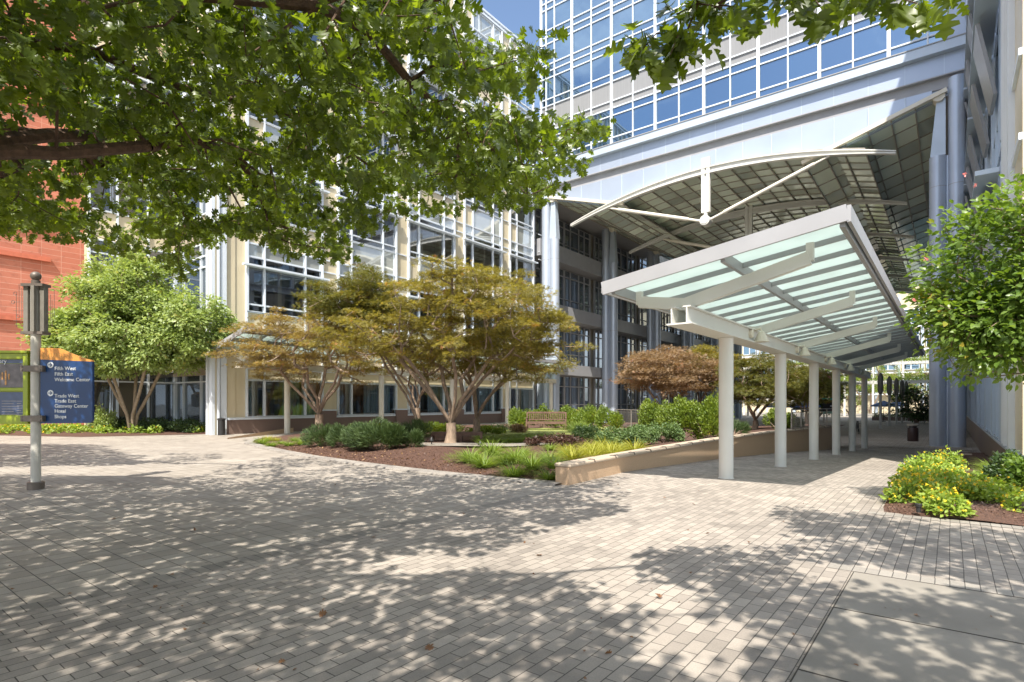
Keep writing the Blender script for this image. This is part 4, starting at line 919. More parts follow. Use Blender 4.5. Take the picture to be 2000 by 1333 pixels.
# path lights in the beds
for (px, py, z, lb) in ((843, 871, .14, 'small black bell-shaped path light left of the backless bench'), (938, 880, .12, 'small dark spotlight in the bed right of the maple trunk')):
    p = Z(px, py, z); t = empty('garden_light', p, lb, 'path light'); mb = MB(); mb.lathe(p, [(.018, 0), (.018, .16)], 8); mb.build('stake', M['black'], t)
    mb = MB(); mb.lathe(p + Vector((0, 0, .16)), [(.075, 0), (.07, .04), (.03, .12), (.01, .14)], 14); mb.build('head', M['black'], t, smooth=True)
p = Z(1794, 1001, .06); t = empty('garden_light', p, 'small black spotlight on the mulch in front of the yellow flowers', 'path light')
mb = MB(); mb.lathe(p, [(.028, 0), (.03, .08)], 12); mb.build('stake', M['black'], t, smooth=True); mb = MB(); mb.lathe(p + Vector((0, 0, .081)), [(.042, 0), (.045, .035), (.04, .04)], 14); mb.build('head', M['black'], t, smooth=True)
p = Z(1872, 889, -.62); mb = MB(); mb.box(p.x - .45, p.x + .45, p.y - .12, p.y + .12, -.70, -.55); tag(mb.build('concrete_kerb_block', M['tancap'], bevel=.02), 'pale stone block lying on the mulch at the foot of the blue columns', 'kerb block')
# fallen leaves
P = []; 
for (px, py) in ((1462, 1061), (1570, 1068), (1388, 1041), (1351, 984), (1210, 946), (1303, 974), (340, 1123), (310, 1143), (228, 1013), (670, 970), (1534, 1018), (905, 1005), (378, 1038), (1290, 1170), (1060, 1085), (730, 1050), (830, 1260), (560, 1290), (1782, 1200), (1180, 1276), (620, 1200)): P.append(tuple(Z(px, py, .012)))
P += [tuple(Z(rnd.uniform(0, 2000), 890 + 440 * rnd.random() ** 1.3, .01)) for _ in range(90)]
n = len(P)
tag(leaves('fallen_leaves', P, RS.normal(size=(n, 3)) * [1, 1, .3], RS.normal(size=(n, 3)) * .4 + [0, 0, 1], np.concatenate([RS.uniform(.05, .085, 21), RS.uniform(.012, .04, n - 21)]), T_OAK, leafmat('dry_leaf', (0.16, .07, .03), (.22, .11, .05), .1)), kind='stuff')

# ------------------------------------------------------------------ far plaza
t = empty('far_office_building', (-10, 158, -1), 'far white and blue office building seen through the end of the passage', 'building')
mb = MB(); mb.box(-58, 16, 158.4, 170, -1, 34); mb.build('wall', M['beige'], t)
for k in range(13):
    x = -44 + 4.4 * k
    for zs in ([4, 6.6, 7.4], [9.2, 11.8, 12.6], [14.4, 17, 17.8], [19.6, 22.2, 23]):
        window(t, 'Y', 158.2, -1, [x, x + 1.6, x + 3.2], zs, M['blueglass'], M['mull'], .2, .3)
    mb = MB(); mb.box(x + 3.5, x + 4.0, 157.6, 158.4, -1, 26); mb.build('pilaster', M['bluepaint'], t)
for z in (3.4, 8.4, 13.6, 18.8): mb = MB(); mb.box(-46, 14, 157.4, 158.1, z, z + .3); mb.build('balcony_rail', M['mull'], t)
def pergola(y, z, label, x0=-40, x1=3.0, zp=4.2):
    t = empty('vine_pergola', ((x0 + x1) / 2, y, -1), label, 'pergola')
    mb = MB(); mb.box(x0, x1, y - .15, y + .15, z, z + .45); mb.box(x0, x1, y + 2.4, y + 2.7, z, z + .45); mb.build('beam', M['white'], t)
    x = x0 + 1
    while x < x1:
        mb = MB(); mb.box(x - .16, x + .16, y - .14, y + .14, -1, z - .002); mb.build('post', M['white'], t); x += 4.6
    mb = MB()
    for i in range(int((x1 - x0) / .5)): mb.box(x0 + .5 * i, x0 + .5 * i + .06, y - .4, y + 3, z + .452, z + .58)
    mb.build('slat', M['white'], t)
    n = 7000; P = np.column_stack([RS.uniform(x0, x1, n), RS.uniform(y - .3, y + 3, n), z + .6 + np.abs(RS.normal(0, .45, n))]) + RS.normal(0, .1, (n, 3))
    leaves('vine', P, RS.normal(size=(n, 3)), RS.normal(size=(n, 3)) + [0, 0, 1], RS.uniform(.18, .34, n), T_SIMP, M['hedge'], t)
pergola(110, 4.7, 'white vine-covered pergola crossing the plaza beyond the canopy')
pergola(124, 8.6, 'taller white vine-topped pergola farther back under the passage end')
poles = [(1719.7, 838), (1737, 832), (1750.8, 829), (1761.7, 826), (1770, 823.5)]
proto = None
for k, (px, py) in enumerate(poles):
    p = Z(px, py, -.95)
    if proto is None:
        t = empty('lamp_pole', (0, 0, 0)); mb = MB(); mb.lathe((0, 0, 0), [(.16, 0), (.12, .3), (.11, 3.4)], 12); mb.build('pole', M['pole'], t, smooth=True)
        mb = MB(); mb.lathe((0, 0, 3.4), [(.14, 0), (.24, .3), (.24, 1.7), (.14, 1.95), (.05, 2.1)], 12); mb.build('lantern', M['polecap'], t, smooth=True); proto = t
    else: t = copy_tree(proto)
    t.location = p; tag(t, ['nearest', 'second', 'third', 'fourth', 'farthest'][k] + ' of the five grey lantern poles lined up on the far plaza', 'lamp pole', 'lantern poles on the far plaza')
pu = None
for k, (px, py, d_, lb) in enumerate(((1522, 795, 62, 'blue patio umbrella glimpsed behind the hedge left of the green sign'), (1575, 797, 66, 'blue patio umbrella just left of the green arrow sign'), (1726, 792, 76, 'blue patio umbrella among the lantern poles'), (1752, 794, 84, 'paler blue umbrella behind the lantern poles'))):
    p = D(px, py, d_)
    if pu is None:
        t = empty('patio_umbrella', (0, 0, 0)); mb = MB(); n8 = 8
        for k8 in range(n8):
            a, b = 2 * PI * k8 / n8, 2 * PI * (k8 + 1) / n8
            mb.poly([(0, 0, 2.85), (1.5 * math.cos(a), 1.5 * math.sin(a), 2.2), (1.5 * math.cos(b), 1.5 * math.sin(b), 2.2)])
            mb.quad((1.5 * math.cos(a), 1.5 * math.sin(a), 2.2), (1.5 * math.cos(a), 1.5 * math.sin(a), 2.02), (1.5 * math.cos(b), 1.5 * math.sin(b), 2.02), (1.5 * math.cos(b), 1.5 * math.sin(b), 2.2))
        mb.build('canopy', M['blueumb'], t); mb = MB(); mb.lathe((0, 0, 0), [(.25, 0), (.25, .08), (.03, .1), (.025, 2.85)], 10); mb.build('pole', M['black'], t); pu = t
    else: t = copy_tree(pu)
    t.location = (p.x, p.y, -.95); tag(t, lb, 'umbrella', 'blue umbrellas on the far plaza')
p = D(1623, 800, 52); t = empty('green_arrow_sign', (p.x, p.y, -.95), 'teal-topped black sign with a white arrow seen between canopy posts', 'sign')
def sgn(a, b, z0_, z1_, m, name, par, d0=0, d1=.1):
    q = lambda r_, dd, z: Vector((p.x + CS * r_ - SN * dd, p.y + SN * r_ + CS * dd, z)); mb = MB()
    mb.hexa([q(a, d0, z0_), q(b, d0, z0_), q(b, d1, z0_), q(a, d1, z0_)], [q(a, d0, z1_), q(b, d0, z1_), q(b, d1, z1_), q(a, d1, z1_)]); return mb.build(name, m, par)
sgn(-.75, .85, 1.75, 2.0, M['teal'], 'header', t); sgn(-.7, .8, .85, 1.74, M['black'], 'face', t); sgn(-.65, .75, .6, .84, M['teal'], 'footer', t)
for r_ in (-.65, .7): sgn(r_, r_ + .06, -.95, .59, M['steel'], 'leg', t)
q = lambda r_, z: (p.x + CS * r_ + SN * .02, p.y + SN * r_ - CS * .02, z)
mb = MB(); mb.poly([q(r_, z) for r_, z in ((-.1, 1.25), (.25, 1.25), (.12, 1.02), (.3, 1.02), (.55, 1.3), (.3, 1.58), (.12, 1.58), (.25, 1.35), (-.1, 1.35))]); mb.build('arrow', M['letter'], t)
p = D(1606, 740, 40); t = empty('hanging_banner', p, 'dark maroon banner hanging behind the third canopy post', 'banner')
mb = MB()
for i in range(9): mb.v += [(p.x - .35 + .11 * i, p.y + .05 * math.sin(i * 1.7), p.z - .25 + .02 * i), (p.x - .35 + .11 * i, p.y + .05 * math.sin(i * 1.7 + .6), p.z + .5 - .02 * i)]
for i in range(8): a = i * 2; mb.f.append((a, a + 2, a + 3, a + 1))
mb.build('cloth', M['flag'], t); mb = MB(); mb.bar(p + Vector((-.45, 0, .52)), p + Vector((.65, 0, .36)), .04, .04); mb.build('rod', M['steel'], t)
# cafe chairs at the end of the wall
def chair(label):
    t = empty('cafe_chair', (0, 0, 0), label, 'chair', 'dark cafe chairs beyond the seat wall')
    mb = MB(); mb.box(-.22, .22, -.22, .22, .43, .46); mb.build('seat', M['black'], t); mb = MB()
    for k in range(5): mb.box(-.2 + .09 * k, -.17 + .09 * k, .2, .22, .46, .85)
    mb.box(-.22, .22, .195, .225, .85, .9); mb.build('backrest', M['black'], t)
    for x in (-.2, .2):
        for y in (-.2, .2): mb = MB(); mb.box(x - .015, x + .015, y - .015, y + .015, 0, .43); mb.build('leg', M['black'], t)
    return t
ch = chair('dark metal cafe chair nearest the end of the granite wall')
spots = [(1672, 848, 'dark metal cafe chair nearest the end of the granite wall'), (1680, 842, 'dark metal cafe chair with its back to the canopy posts'), (1668, 838, 'dark metal cafe chair behind the other two at the wall end')]
for k, (px, py, lb) in enumerate(spots):
    c_ = ch if k == 0 else copy_tree(ch); p = Z(px, py, -.95); c_.location = p; c_.rotation_euler[2] = 1.3 * k; c_['label'] = lb
t = empty('cafe_table', Z(1676, 844, -.95), 'round dark cafe table between the metal chairs beyond the wall', 'table')
q0 = wloc(t); mb = MB(); mb.lathe(q0 + Vector((0, 0, .7)), [(.42, 0), (.42, .03)], 20); mb.build('table_top', M['black'], t); mb = MB(); mb.lathe(q0, [(.22, 0), (.03, .04), (.03, .7)], 12); mb.build('leg', M['black'], t)
# far planter
p0 = Z(1715, 824, -.95); t = empty('hedge_planter', p0, 'long low dark hedge planter at the end of the plaza', 'planter')
mb = MB(); mb.box(-9, 1.0, p0.y + 6, p0.y + 7.6, -.95, -.45); mb.build('box', M['granite'], t)
n = 3500; P = np.column_stack([RS.uniform(-9, 1, n), RS.uniform(p0.y + 6, p0.y + 7.5, n), -.45 + np.abs(RS.normal(0, .3, n))]); leaves('hedge', P, RS.normal(size=(n, 3)), RS.normal(size=(n, 3)) + [0, 0, 1], RS.uniform(.12, .22, n), T_SIMP, M['darkshrub'], t)

# ------------------------------------------------------------------ trees
def ell_targets(c, rx, ry, rz, n, inner=0.0, zcut=-1.0, lump=0.25, seed=1, flat=1.0):
    r = random.Random(seed); o = []; f1 = [r.uniform(0, 6) for _ in range(6)]
    while len(o) < n:
        v = Vector((r.uniform(-1, 1), r.uniform(-1, 1), r.uniform(-1, 1))); l = v.length
        if l > 1 or l < 1e-3: continue
        a = math.atan2(v.y, v.x); lim = 1 - lump * (.5 + .5 * math.sin(3 * a + f1[0] + 2.5 * v.z)) * (.6 + .4 * math.sin(5 * a + f1[1] - 4 * v.z))
        if l > lim or l < inner or v.z < zcut: continue
        o.append(Vector((c[0] + v.x * rx, c[1] + v.y * ry, c[2] + v.z * rz)))
    return o
def cluster_leaves(C, per, rad, vert, size, out_from, seed, up=1.0, droop=-.2, shell=False):
    rs = np.random.RandomState(seed); C = np.array([list(c) for c in C], float); n = len(C) * per
    CC = np.repeat(C, per, axis=0); sc_ = np.repeat(rs.uniform(.65, 1.35, len(C)), per)[:, None]
    off = rs.normal(size=(n, 3)); off = off / np.maximum(1e-6, np.linalg.norm(off, axis=1, keepdims=True)) * (rs.uniform(0, 1, (n, 1)) ** .45) * sc_
    P = CC + off * [rad, rad, vert]; O = norm(CC - np.array(out_from) + off * rad * 2)
    P[:, 2] -= (off[:, 0] ** 2 + off[:, 1] ** 2) * vert * .35
    U = norm(off * [1, 1, .4] + O * .5 + rs.normal(size=(n, 3)) * .35 + [0, 0, droop]); N = rs.normal(size=(n, 3)) * .42 + [0, 0, up] + O * .25
    return P, U, N, rs.uniform(size * .7, size * 1.25, n)
def maple(px, d, zb, crown_px, label, m, nC, per, seed, stems=6, ls=.075, depthr=None, barkm=None, trunk_r=.19, fork=.75, up=0.8, flat=.22):
    r = random.Random(seed); b = D(px, HZ, d); b = Vector((b.x, b.y, zb)); t = empty('japanese_maple_tree', b, label, 'tree')
    x0, x1, yt, yb_ = crown_px; cw = (x1 - x0) / 2 / F * d; cc = D((x0 + x1) / 2, (yt + yb_) / 2, d); ch_ = (yb_ - yt) / 2 / F * d; dr = depthr or cw * .8
    # ellipsoid oriented in the camera frame
    loc = ell_targets((0, 0, 0), 1, 1, 1, nC, .25, -.95, .46, seed)
    tg = []
    for v in loc:
        z = v.z; k = 1.0; r2 = v.x ** 2 + v.y ** 2
        z = z if r2 > .25 or z > -.2 else z * .6
        hh = cc.z + z * ch_ - .10 * ch_ * (v.x ** 2 + v.y ** 2)
        tg.append(Vector((cc.x + CS * v.x * cw - SN * v.y * dr, cc.y + SN * v.x * cw + CS * v.y * dr, hh)))
    mb = MB(); chain = [b + Vector((0, 0, -.1)), b + Vector((.02, .03, .25)), b + Vector((0, .02, fork))]
    # flared base
    mb.tube([b + Vector((0, 0, -.12)), b + Vector((0, 0, .12)), b + Vector((.02, .03, .4)), chain[-1]], [trunk_r * 1.6, trunk_r * 1.1, trunk_r * .95, trunk_r * .95], 12, cap=False)
    sub = [[] for _ in range(stems)]
    ang = [2 * PI * (k + r.uniform(-.25, .25)) / stems for k in range(stems)]
    for v in tg:
        a = math.atan2(v.y - b.y, v.x - b.x) % (2 * PI); sub[int(min(range(stems), key=lambda k: abs((a - ang[k] + PI) % (2 * PI) - PI)))].append(v)
    for k in range(stems):
        if not sub[k]: continue
        m_ = sum(sub[k], Vector()) / len(sub[k]); f = chain[-1]; e = f.lerp(m_, .72); e.z -= .15 * ch_
        p1 = f.lerp(e, .3) + Vector((r.gauss(0, .08), r.gauss(0, .08), .10)); p2 = f.lerp(e, .65) + Vector((r.gauss(0, .12), r.gauss(0, .12), .08))
        branchwork(mb, [f - Vector((0, 0, .15)), f, p1, p2, e], sub[k], trunk_r * r.uniform(.30, .40), rmin=.004, n=7, bias=.25, power=.42, jitter=.09)
    mb.build('trunk', barkm or M['bark'], t, smooth=True)
    P, U, N, S = cluster_leaves(tg, int(per * 1.25), .46 * ls / .075, flat * .62, ls, (b.x, b.y, cc.z - ch_), seed, up, -.2)
    leaves('crown', P, U, N, S * 1.12, T_STAR, m, t); return t
maple(880, 20.0, .14, (606, 1156, 500, 764), 'largest japanese maple, olive and orange crown in the middle of the bed', M['maple'], 310, 125, 21, 7, .088, 3.6, trunk_r=.19)
maple(815, 20.6, .14, (590, 800, 520, 660), 'dark green-brown japanese maple crown left behind the largest maple', M['mapledark'], 150, 90, 22, 4, .08, 2.0, trunk_r=.11)
maple(622, 27, .14, (425, 765, 590, 765), 'left japanese maple with orange-brown crown and pale forked stems', M['maplebronze'], 190, 85, 23, 6, .095, 3.0, trunk_r=.2, fork=.9)
maple(930, 24.5, .14, (820, 1110, 640, 760), 'japanese maple with bare lower stems just behind the largest maple', M['maple'], 150, 75, 24, 5, .085, 2.6, trunk_r=.16)
maple(815, 29, .14, (730, 900, 645, 745), 'small japanese maple farthest back against the beige facade', M['maple'], 90, 70, 25, 5, .09, 1.6, trunk_r=.14, fork=1.2)
maple(1297, 33, .2, (1192, 1420, 672, 782), 'red-orange japanese maple in front of the dark columns', M['maplered'], 210, 85, 26, 6, .11, 3.0, trunk_r=.12, fork=.35, flat=.34)
maple(1375, 35, .2, (1320, 1450, 672, 752), 'yellow-tinged maple between the red maple and the first white post', M['maple'], 100, 85, 27, 4, .11, 2.2, trunk_r=.12)
maple(1475, 29, .2, (1400, 1600, 690, 800), 'dark japanese maple seen between the first two white posts', M['mapledark'], 220, 85, 28, 6, .10, 3.2, trunk_r=.14, fork=.5)
maple(1575, 45, .0, (1500, 1650, 705, 800), 'dark leafy maple behind the third white post', M['mapledark'], 120, 80, 29, 4, .15, 3.0, trunk_r=.14)

def leafy(name, base, tg, label, m, bark, per, rad, vert, ls, T, seed, stems, trunk_r, fork, up=.6, droop=-.2, cat='tree', chain=None, rmin=.008, sag=0.0, bias=.35, power=.5):
    t = empty(name, base, label, cat); mb = MB(); base = Vector(base)
    ch = chain or [base + Vector((0, 0, -.1)), base + Vector((0, 0, fork * .5)), base + Vector((0, 0, fork))]
    if stems <= 1: branchwork(mb, ch, tg, trunk_r, rmin, sag, 8, bias, power)
    else:
        r = random.Random(seed); ang = [2 * PI * (k + r.uniform(-.2, .2)) / stems for k in range(stems)]; sub = [[] for _ in range(stems)]
        for v in tg:
            a = math.atan2(v.y - base.y, v.x - base.x); sub[min(range(stems), key=lambda k: abs((a - ang[k] + PI) % (2 * PI) - PI))].append(v)
        for k in range(stems):
            if not sub[k]: continue
            m_ = sum(sub[k], Vector()) / len(sub[k]); f = base + Vector((.08 * math.cos(ang[k]), .08 * math.sin(ang[k]), -.05)); e = f.lerp(m_, .6)
            branchwork(mb, [f, f + Vector((.15 * math.cos(ang[k]), .15 * math.sin(ang[k]), fork)), f.lerp(e, .55) + Vector((0, 0, .2)), e], sub[k], trunk_r, rmin, sag, 7, .25, .45)
    mb.build('trunk', bark, t, smooth=True)
    ctr = sum(tg, Vector()) / len(tg); P, U, N, S = cluster_leaves(tg, per, rad, vert, ls, tuple(ctr - Vector((0, 0, .5))), seed, up, droop)
    leaves('crown', P, U, N, S, T, m, t); return t
def camell(cx, cy, d, wpx, hpx, dr, n, seed, lump=.3, inner=.35, zcut=-1):
    c = D(cx, cy, d); rx = wpx / 2 / F * d; rz = hpx / 2 / F * d; o = []
    for v in ell_targets((0, 0, 0), 1, 1, 1, n, inner, zcut, lump, seed): o.append(Vector((c.x + CS * v.x * rx - SN * v.y * dr, c.y + SN * v.x * rx + CS * v.y * dr, c.z + v.z * rz)))
    return o
b = D(258, HZ, 28.6); b.z = .12
tg = camell(262, 585, 28.4, 240, 175, 2.2, 150, 31) + camell(255, 665, 28.3, 345, 145, 2.4, 200, 32) + camell(385, 640, 27.6, 120, 130, 1.6, 50, 33) + camell(140, 655, 28.2, 120, 105, 1.5, 50, 34)
leafy('crape_myrtle_tree', b, tg, 'bright pale green multi-stemmed tree standing before the red brick building', M['pale'], M['palebark'], 120, .6, .36, .17, T_BROAD, 31, 5, .075, .9)
# right tree beside the office wall
b = Vector((1.02, 10.6, .1))
tg = camell(1940, 560, 7.6, 250, 410, 1.0, 140, 41, .35) + camell(1990, 480, 7.4, 190, 330, .9, 60, 42) + camell(2080, 560, 7.2, 300, 400, 1.1, 80, 43) + camell(1868, 620, 7.8, 140, 150, .7, 42, 44) + camell(1950, 655, 7.4, 170, 150, .6, 45, 45)
tg = [v for v in tg if v.x < 1.6]
rt = leafy('magnolia_tree', b, tg, 'glossy-leaved green tree reaching in from the right edge with a few pink buds', M['glossy'], M['palebark'], 34, .26, .2, .092, T_BROAD, 41, 1, .07, .7, up=.7, rmin=.004)
P = [tuple(D(px, py, 7.0)) for px, py in ((1884, 342), (1808, 506), (1784, 588), (1906, 362))]; n = len(P)
P = np.repeat(np.array(P), 6, axis=0); n = len(P); leaves('pink_bud', P, RS.normal(size=(n, 3)), RS.normal(size=(n, 3)), [.035] * n, T_BROAD, M['pink'], rt)

# the overhanging oak
def nz3(p): return math.sin(p.x * 2.3 + 1.7 * math.sin(p.y * 1.9)) * math.sin(p.y * 2.6 + 1.3 * math.sin(p.z * 2.2)) + .6 * math.sin(p.z * 5.1 + p.x * 3.3)
VIS = [(-60, -60), (920, -60), (915, 60), (985, 95), (1060, 72), (1100, 78), (1085, 125), (1030, 185), (1000, 212), (1060, 235), (1195, 215), (1200, 232), (1165, 285), (1130, 330), (1110, 370), (1060, 405), (1000, 412), (905, 405), (870, 445), (800, 420), (745, 440), (700, 505), (560, 505), (470, 470), (400, 520), (355, 548), (320, 500), (235, 505), (160, 470), (60, 470), (0, 455), (-60, 480)]
LIMBZ = [[(0, 285), (110, 288), (290, 272), (350, 264), (460, 290), (460, 318), (350, 295), (200, 305), (110, 312), (0, 310)], [(0, 262), (100, 255), (200, 258), (200, 274), (0, 280)]]
HOLES = [[(480, 230), (560, 240), (570, 290), (500, 290)], [(600, 340), (680, 350), (680, 420), (610, 400)], [(700, 240), (760, 250), (750, 300), (700, 290)], [(740, 380), (800, 340), (790, 400)], [(300, 60), (345, 60), (350, 100), (300, 95)], [(560, 420), (640, 430), (640, 480), (580, 470)], [(0, 120), (60, 140), (150, 250), (110, 300), (0, 250)], [(160, 150), (225, 165), (215, 215), (165, 210)], [(160, 340), (260, 345), (300, 400), (250, 470), (165, 480), (150, 400)], [(60, 310), (150, 300), (150, 420), (60, 380)], [(360, 385), (470, 345), (520, 400), (450, 430), (380, 440)], [(880, 150), (960, 150), (1000, 210), (930, 230), (880, 200)], [(1060, 240), (1120, 210), (1000, 190)], [(380, 180), (430, 190), (440, 300), (400, 280)]]
TWIG = [(1215, 60), (1300, 40), (1350, 0), (1350, -40), (1850, -40), (1850, 12), (1780, 12), (1760, 5), (1620, 12), (1500, 22), (1400, 40), (1370, 90), (1300, 120), (1260, 140), (1225, 115)]
def depth_at(px, py):
    return max(3.9, 4.5 + 3.6 * ss(0, 520, py) + 1.0 * (px - 400) / 900 + rnd.uniform(-.8, 1.2))
SD = (SV.x / SV.z, SV.y / SV.z)
oakT = []; twigT = []; tries = 0
def add_spaced(L_, p, r_):
    for q in L_:
        if abs(q.x - p.x) < r_ and abs(q.y - p.y) < r_ and (q - p).length < r_: return False
    L_.append(p); return True
while tries < 5200:
    tries += 1; px = rnd.uniform(-60, 1205); py = rnd.uniform(-60, 550)
    if not inpoly(px, py, VIS): continue
    if any(inpoly(px, py, h) for h in HOLES) and rnd.random() < .93: continue
    if any(inpoly(px, py, q_) for q_ in LIMBZ) and rnd.random() < .6: continue
    dd_ = depth_at(px, py); mr_ = .22 * F / dd_ * .75
    if not all(inpoly(px + a * mr_, py + b_ * mr_, VIS) for a, b_ in ((1, 0), (.7, -.7), (.7, .7), (0, .8))) and px > 0: continue
    p = D(px, py, dd_)
    if nz3(p) < -.55: continue
    add_spaced(oakT, p, .31)
nvis = len(oakT)
for _ in range(260):
    px = rnd.uniform(1215, 1850); py = rnd.uniform(-40, 145)
    if inpoly(px, py, TWIG): add_spaced(twigT, D(px, py, rnd.uniform(3.1, 3.5)), .13)
# overhead foliage that throws the dappled shade on the paving
SHADE = [(1.0, [(-150, 925), (350, 935), (560, 890), (900, 935), (1090, 960), (1210, 990), (1060, 1030), (960, 1070), (760, 1075), (640, 1105), (560, 1130), (300, 1150), (-150, 1200)]),
         (1.0, [(-150, 1150), (330, 1120), (560, 1125), (720, 1120), (1000, 1120), (1130, 1135), (1110, 1175), (1190, 1190), (1250, 1250), (1340, 1300), (1300, 1400), (700, 1420), (480, 1310), (200, 1420), (-150, 1420)]),
         (0.9, [(1245, 1095), (1340, 1085), (1500, 1092), (1560, 1130), (1660, 1150), (1690, 1160), (1800, 1165), (2100, 1110), (2100, 1420), (1560, 1420), (1520, 1290), (1390, 1215), (1480, 1165), (1330, 1130)]),
         (0.75, [(1520, 993), (1700, 1008), (1850, 1030), (2100, 1050), (2100, 1190), (1800, 1115), (1640, 1092), (1600, 1050)]),
         (0.8, [(-100, 868), (480, 868), (420, 905), (-100, 912)]), (0.7, [(985, 925), (1130, 950), (1090, 962), (960, 945)])]
shp = []
for dens, poly in SHADE:
    xs_ = [q[0] for q in poly]; ys_ = [q[1] for q in poly]; w3 = [Z(a, b) for a, b in poly]; bx = (min(q.x for q in w3), max(q.x for q in w3)); by = (min(q.y for q in w3), max(q.y for q in w3))
    area = (bx[1] - bx[0]) * (by[1] - by[0])
    for _ in range(int(area * 45)):
        gx = rnd.uniform(*bx); gy = rnd.uniform(*by); s_ = proj((gx, gy, 0))
        if s_[2] < .3 or not inpoly(s_[0], s_[1], poly) or rnd.random() > dens: continue
        if any(abs(q[0] - gx) < .27 and abs(q[1] - gy) < .27 and math.hypot(q[0] - gx, q[1] - gy) < .27 for q in shp): continue
        ok = False
        for _k in range(8):
            z = rnd.uniform(3.7, 6.0); c_ = Vector((gx + SD[0] * z, gy + SD[1] * z, z)); s2 = proj(c_)
            mg_ = 30 + .42 * F / max(.3, s2[2])
            if s2[2] > .1 and -mg_ < s2[0] < 2000 + mg_ and s2[1] > -mg_:
                if not (inpoly(s2[0], s2[1], VIS) and inpoly(s2[0] + mg_ * .7, s2[1], VIS) and inpoly(s2[0], s2[1] + mg_ * .5, VIS)) or any(inpoly(s2[0], s2[1], h) for h in HOLES): continue
            ok = True; break
        if ok: oakT.append(c_); shp.append((gx, gy))
def inview(c_):
    q = proj(c_); return q[2] > .1 and -80 < q[0] < 2080 and q[1] > -80
oakT = oakT[:nvis] + [c_ for c_ in oakT[nvis:] if not inview(c_) or nz3(c_) > -.6]
hid = []
while len(hid) < 520:   # unseen crown clusters added behind and above the viewer to block sky light
    gx = rnd.uniform(-7.5, 3.5); z = rnd.uniform(4.4, 8.5); gy = rnd.uniform(-7, 3); c_ = Vector((gx + SD[0] * z, gy + SD[1] * z, z))
    if -SN * gx + CS * gy < 2.3 and not inview(c_) and (c_ - Vector((-1, -3, 6))).length < 7: hid.append(c_)
visT = [c_ for c_ in oakT if inview(c_)]; overT = [c_ for c_ in oakT if not inview(c_)] + hid
oakT = visT + overT; nvis = len(visT)
print('oak clusters', nvis, len(oakT))
ob = Vector((-5.6, -2.2, 0)); t = empty('oak_tree', ob, 'big oak whose leafy boughs overhang the plaza from the upper left', 'tree')
mb = MB(); f0 = ob + Vector((.3, .3, 2.9))
chain = [ob + Vector((0, 0, -.1)), ob + Vector((.05, .05, 1.2)), ob + Vector((.15, .15, 2.2)), f0]
limbs = [[D(-230, 330, 3.9), D(-60, 300, 4.4), D(50, 296, 4.7), D(110, 300, 4.9), D(200, 292, 5.2), D(290, 285, 5.5), D(345, 276, 5.8), D(400, 281, 6.1), D(460, 302, 6.5)],
         [D(-60, 296, 4.4), D(20, 272, 4.8), D(95, 264, 5.2), D(190, 266, 5.8), D(300, 240, 6.4)],
         [D(-200, 200, 4.6), D(40, 80, 4.8), D(180, 100, 5.2), D(330, 165, 5.6), D(470, 200, 6.2), D(620, 240, 6.8)],
         [D(-100, -60, 3.8), D(620, 10, 4.6), D(720, 60, 5.2), D(800, 160, 5.8), D(900, 250, 6.6), D(1010, 320, 7.0)],
         [f0 + Vector((1.2, .6, 2.2)), f0 + Vector((2.6, 1.2, 3.1)), f0 + Vector((4.0, 2.2, 3.3)), D(1620, -120, 3.1), D(1400, 10, 3.3)],
         [f0 + Vector((.4, -1.0, 2.0)), f0 + Vector((1.8, -1.6, 3.5)), f0 + Vector((3.8, -1.8, 4.2)), f0 + Vector((5.2, -1.2, 4.6))]]
rest = list(oakT); allpts = []
lp = [(i, p) for i, l in enumerate(limbs) for p in l]
grp = [[] for _ in limbs]
grp[4] += twigT
for v in rest:
    s_ = proj(v); lim = 4 if (s_[2] > .1 and s_[0] < 1300 and s_[1] > -60) else 9
    grp[min([q for q in lp if q[0] < lim], key=lambda q: (q[1] - v).length)[0]].append(v)
mb.tube([ob + Vector((0, 0, -.15)), ob + Vector((0, 0, .4)), ob + Vector((.08, .08, 1.5)), f0], [.42, .3, .27, .25], 14, cap=False)
for l, g_ in zip(limbs, grp):
    # attach targets anywhere along the limb
    pts = [f0 - Vector((0, 0, .2)), f0] + l; nL = len(pts)
    dl = [0.0]; 
    for a, b in zip(pts, pts[1:]): dl.append(dl[-1] + (b - a).length)
    par = list(range(-1, nL - 1)); A = np.array([list(p) for p in pts]); D_ = list(dl)
    for v in sorted(g_, key=lambda v: min((v - p).length for p in pts[2:])):
        dd = np.linalg.norm(A - np.array(v), axis=1) + .12 * np.array(D_); dd[:2] += 50; i = int(np.argmin(dd)); L_ = (v - pts[i]).length
        if L_ > .6:
            m_ = pts[i].lerp(v, .5) + Vector((rnd.gauss(0, .08), rnd.gauss(0, .08), rnd.gauss(0, .08))) * L_; pts.append(m_); par.append(i); D_.append(D_[i] + L_ / 2); A = np.vstack([A, np.array(m_)]); i = len(pts) - 1
        pts.append(v); par.append(i); D_.append(D_[i] + (v - pts[i]).length); A = np.vstack([A, np.array(v)])
    wg = [1.0] * len(pts)
    for i in range(len(pts) - 1, 0, -1): wg[par[i]] += wg[i]
    R0 = .062 if l is not limbs[4] else .035; rad = [max(.0035, R0 * (x / wg[0]) ** .5) for x in wg]
    for i in range(1, nL): rad[i] = max(rad[i], R0 * (.6 if l is limbs[0] else .45) * (1 - .75 * i / nL))
    for i in range(1, len(pts)): j = par[i]; rj = rad[j] if i < nL else min(rad[j], rad[i] * 1.3 + .002); mb.tube([pts[j], pts[i]], [rj, rad[i]], 7 if rad[i] > .02 else 4, cap=False)
mb.build('trunk', M['oakbark'], t, smooth=True)
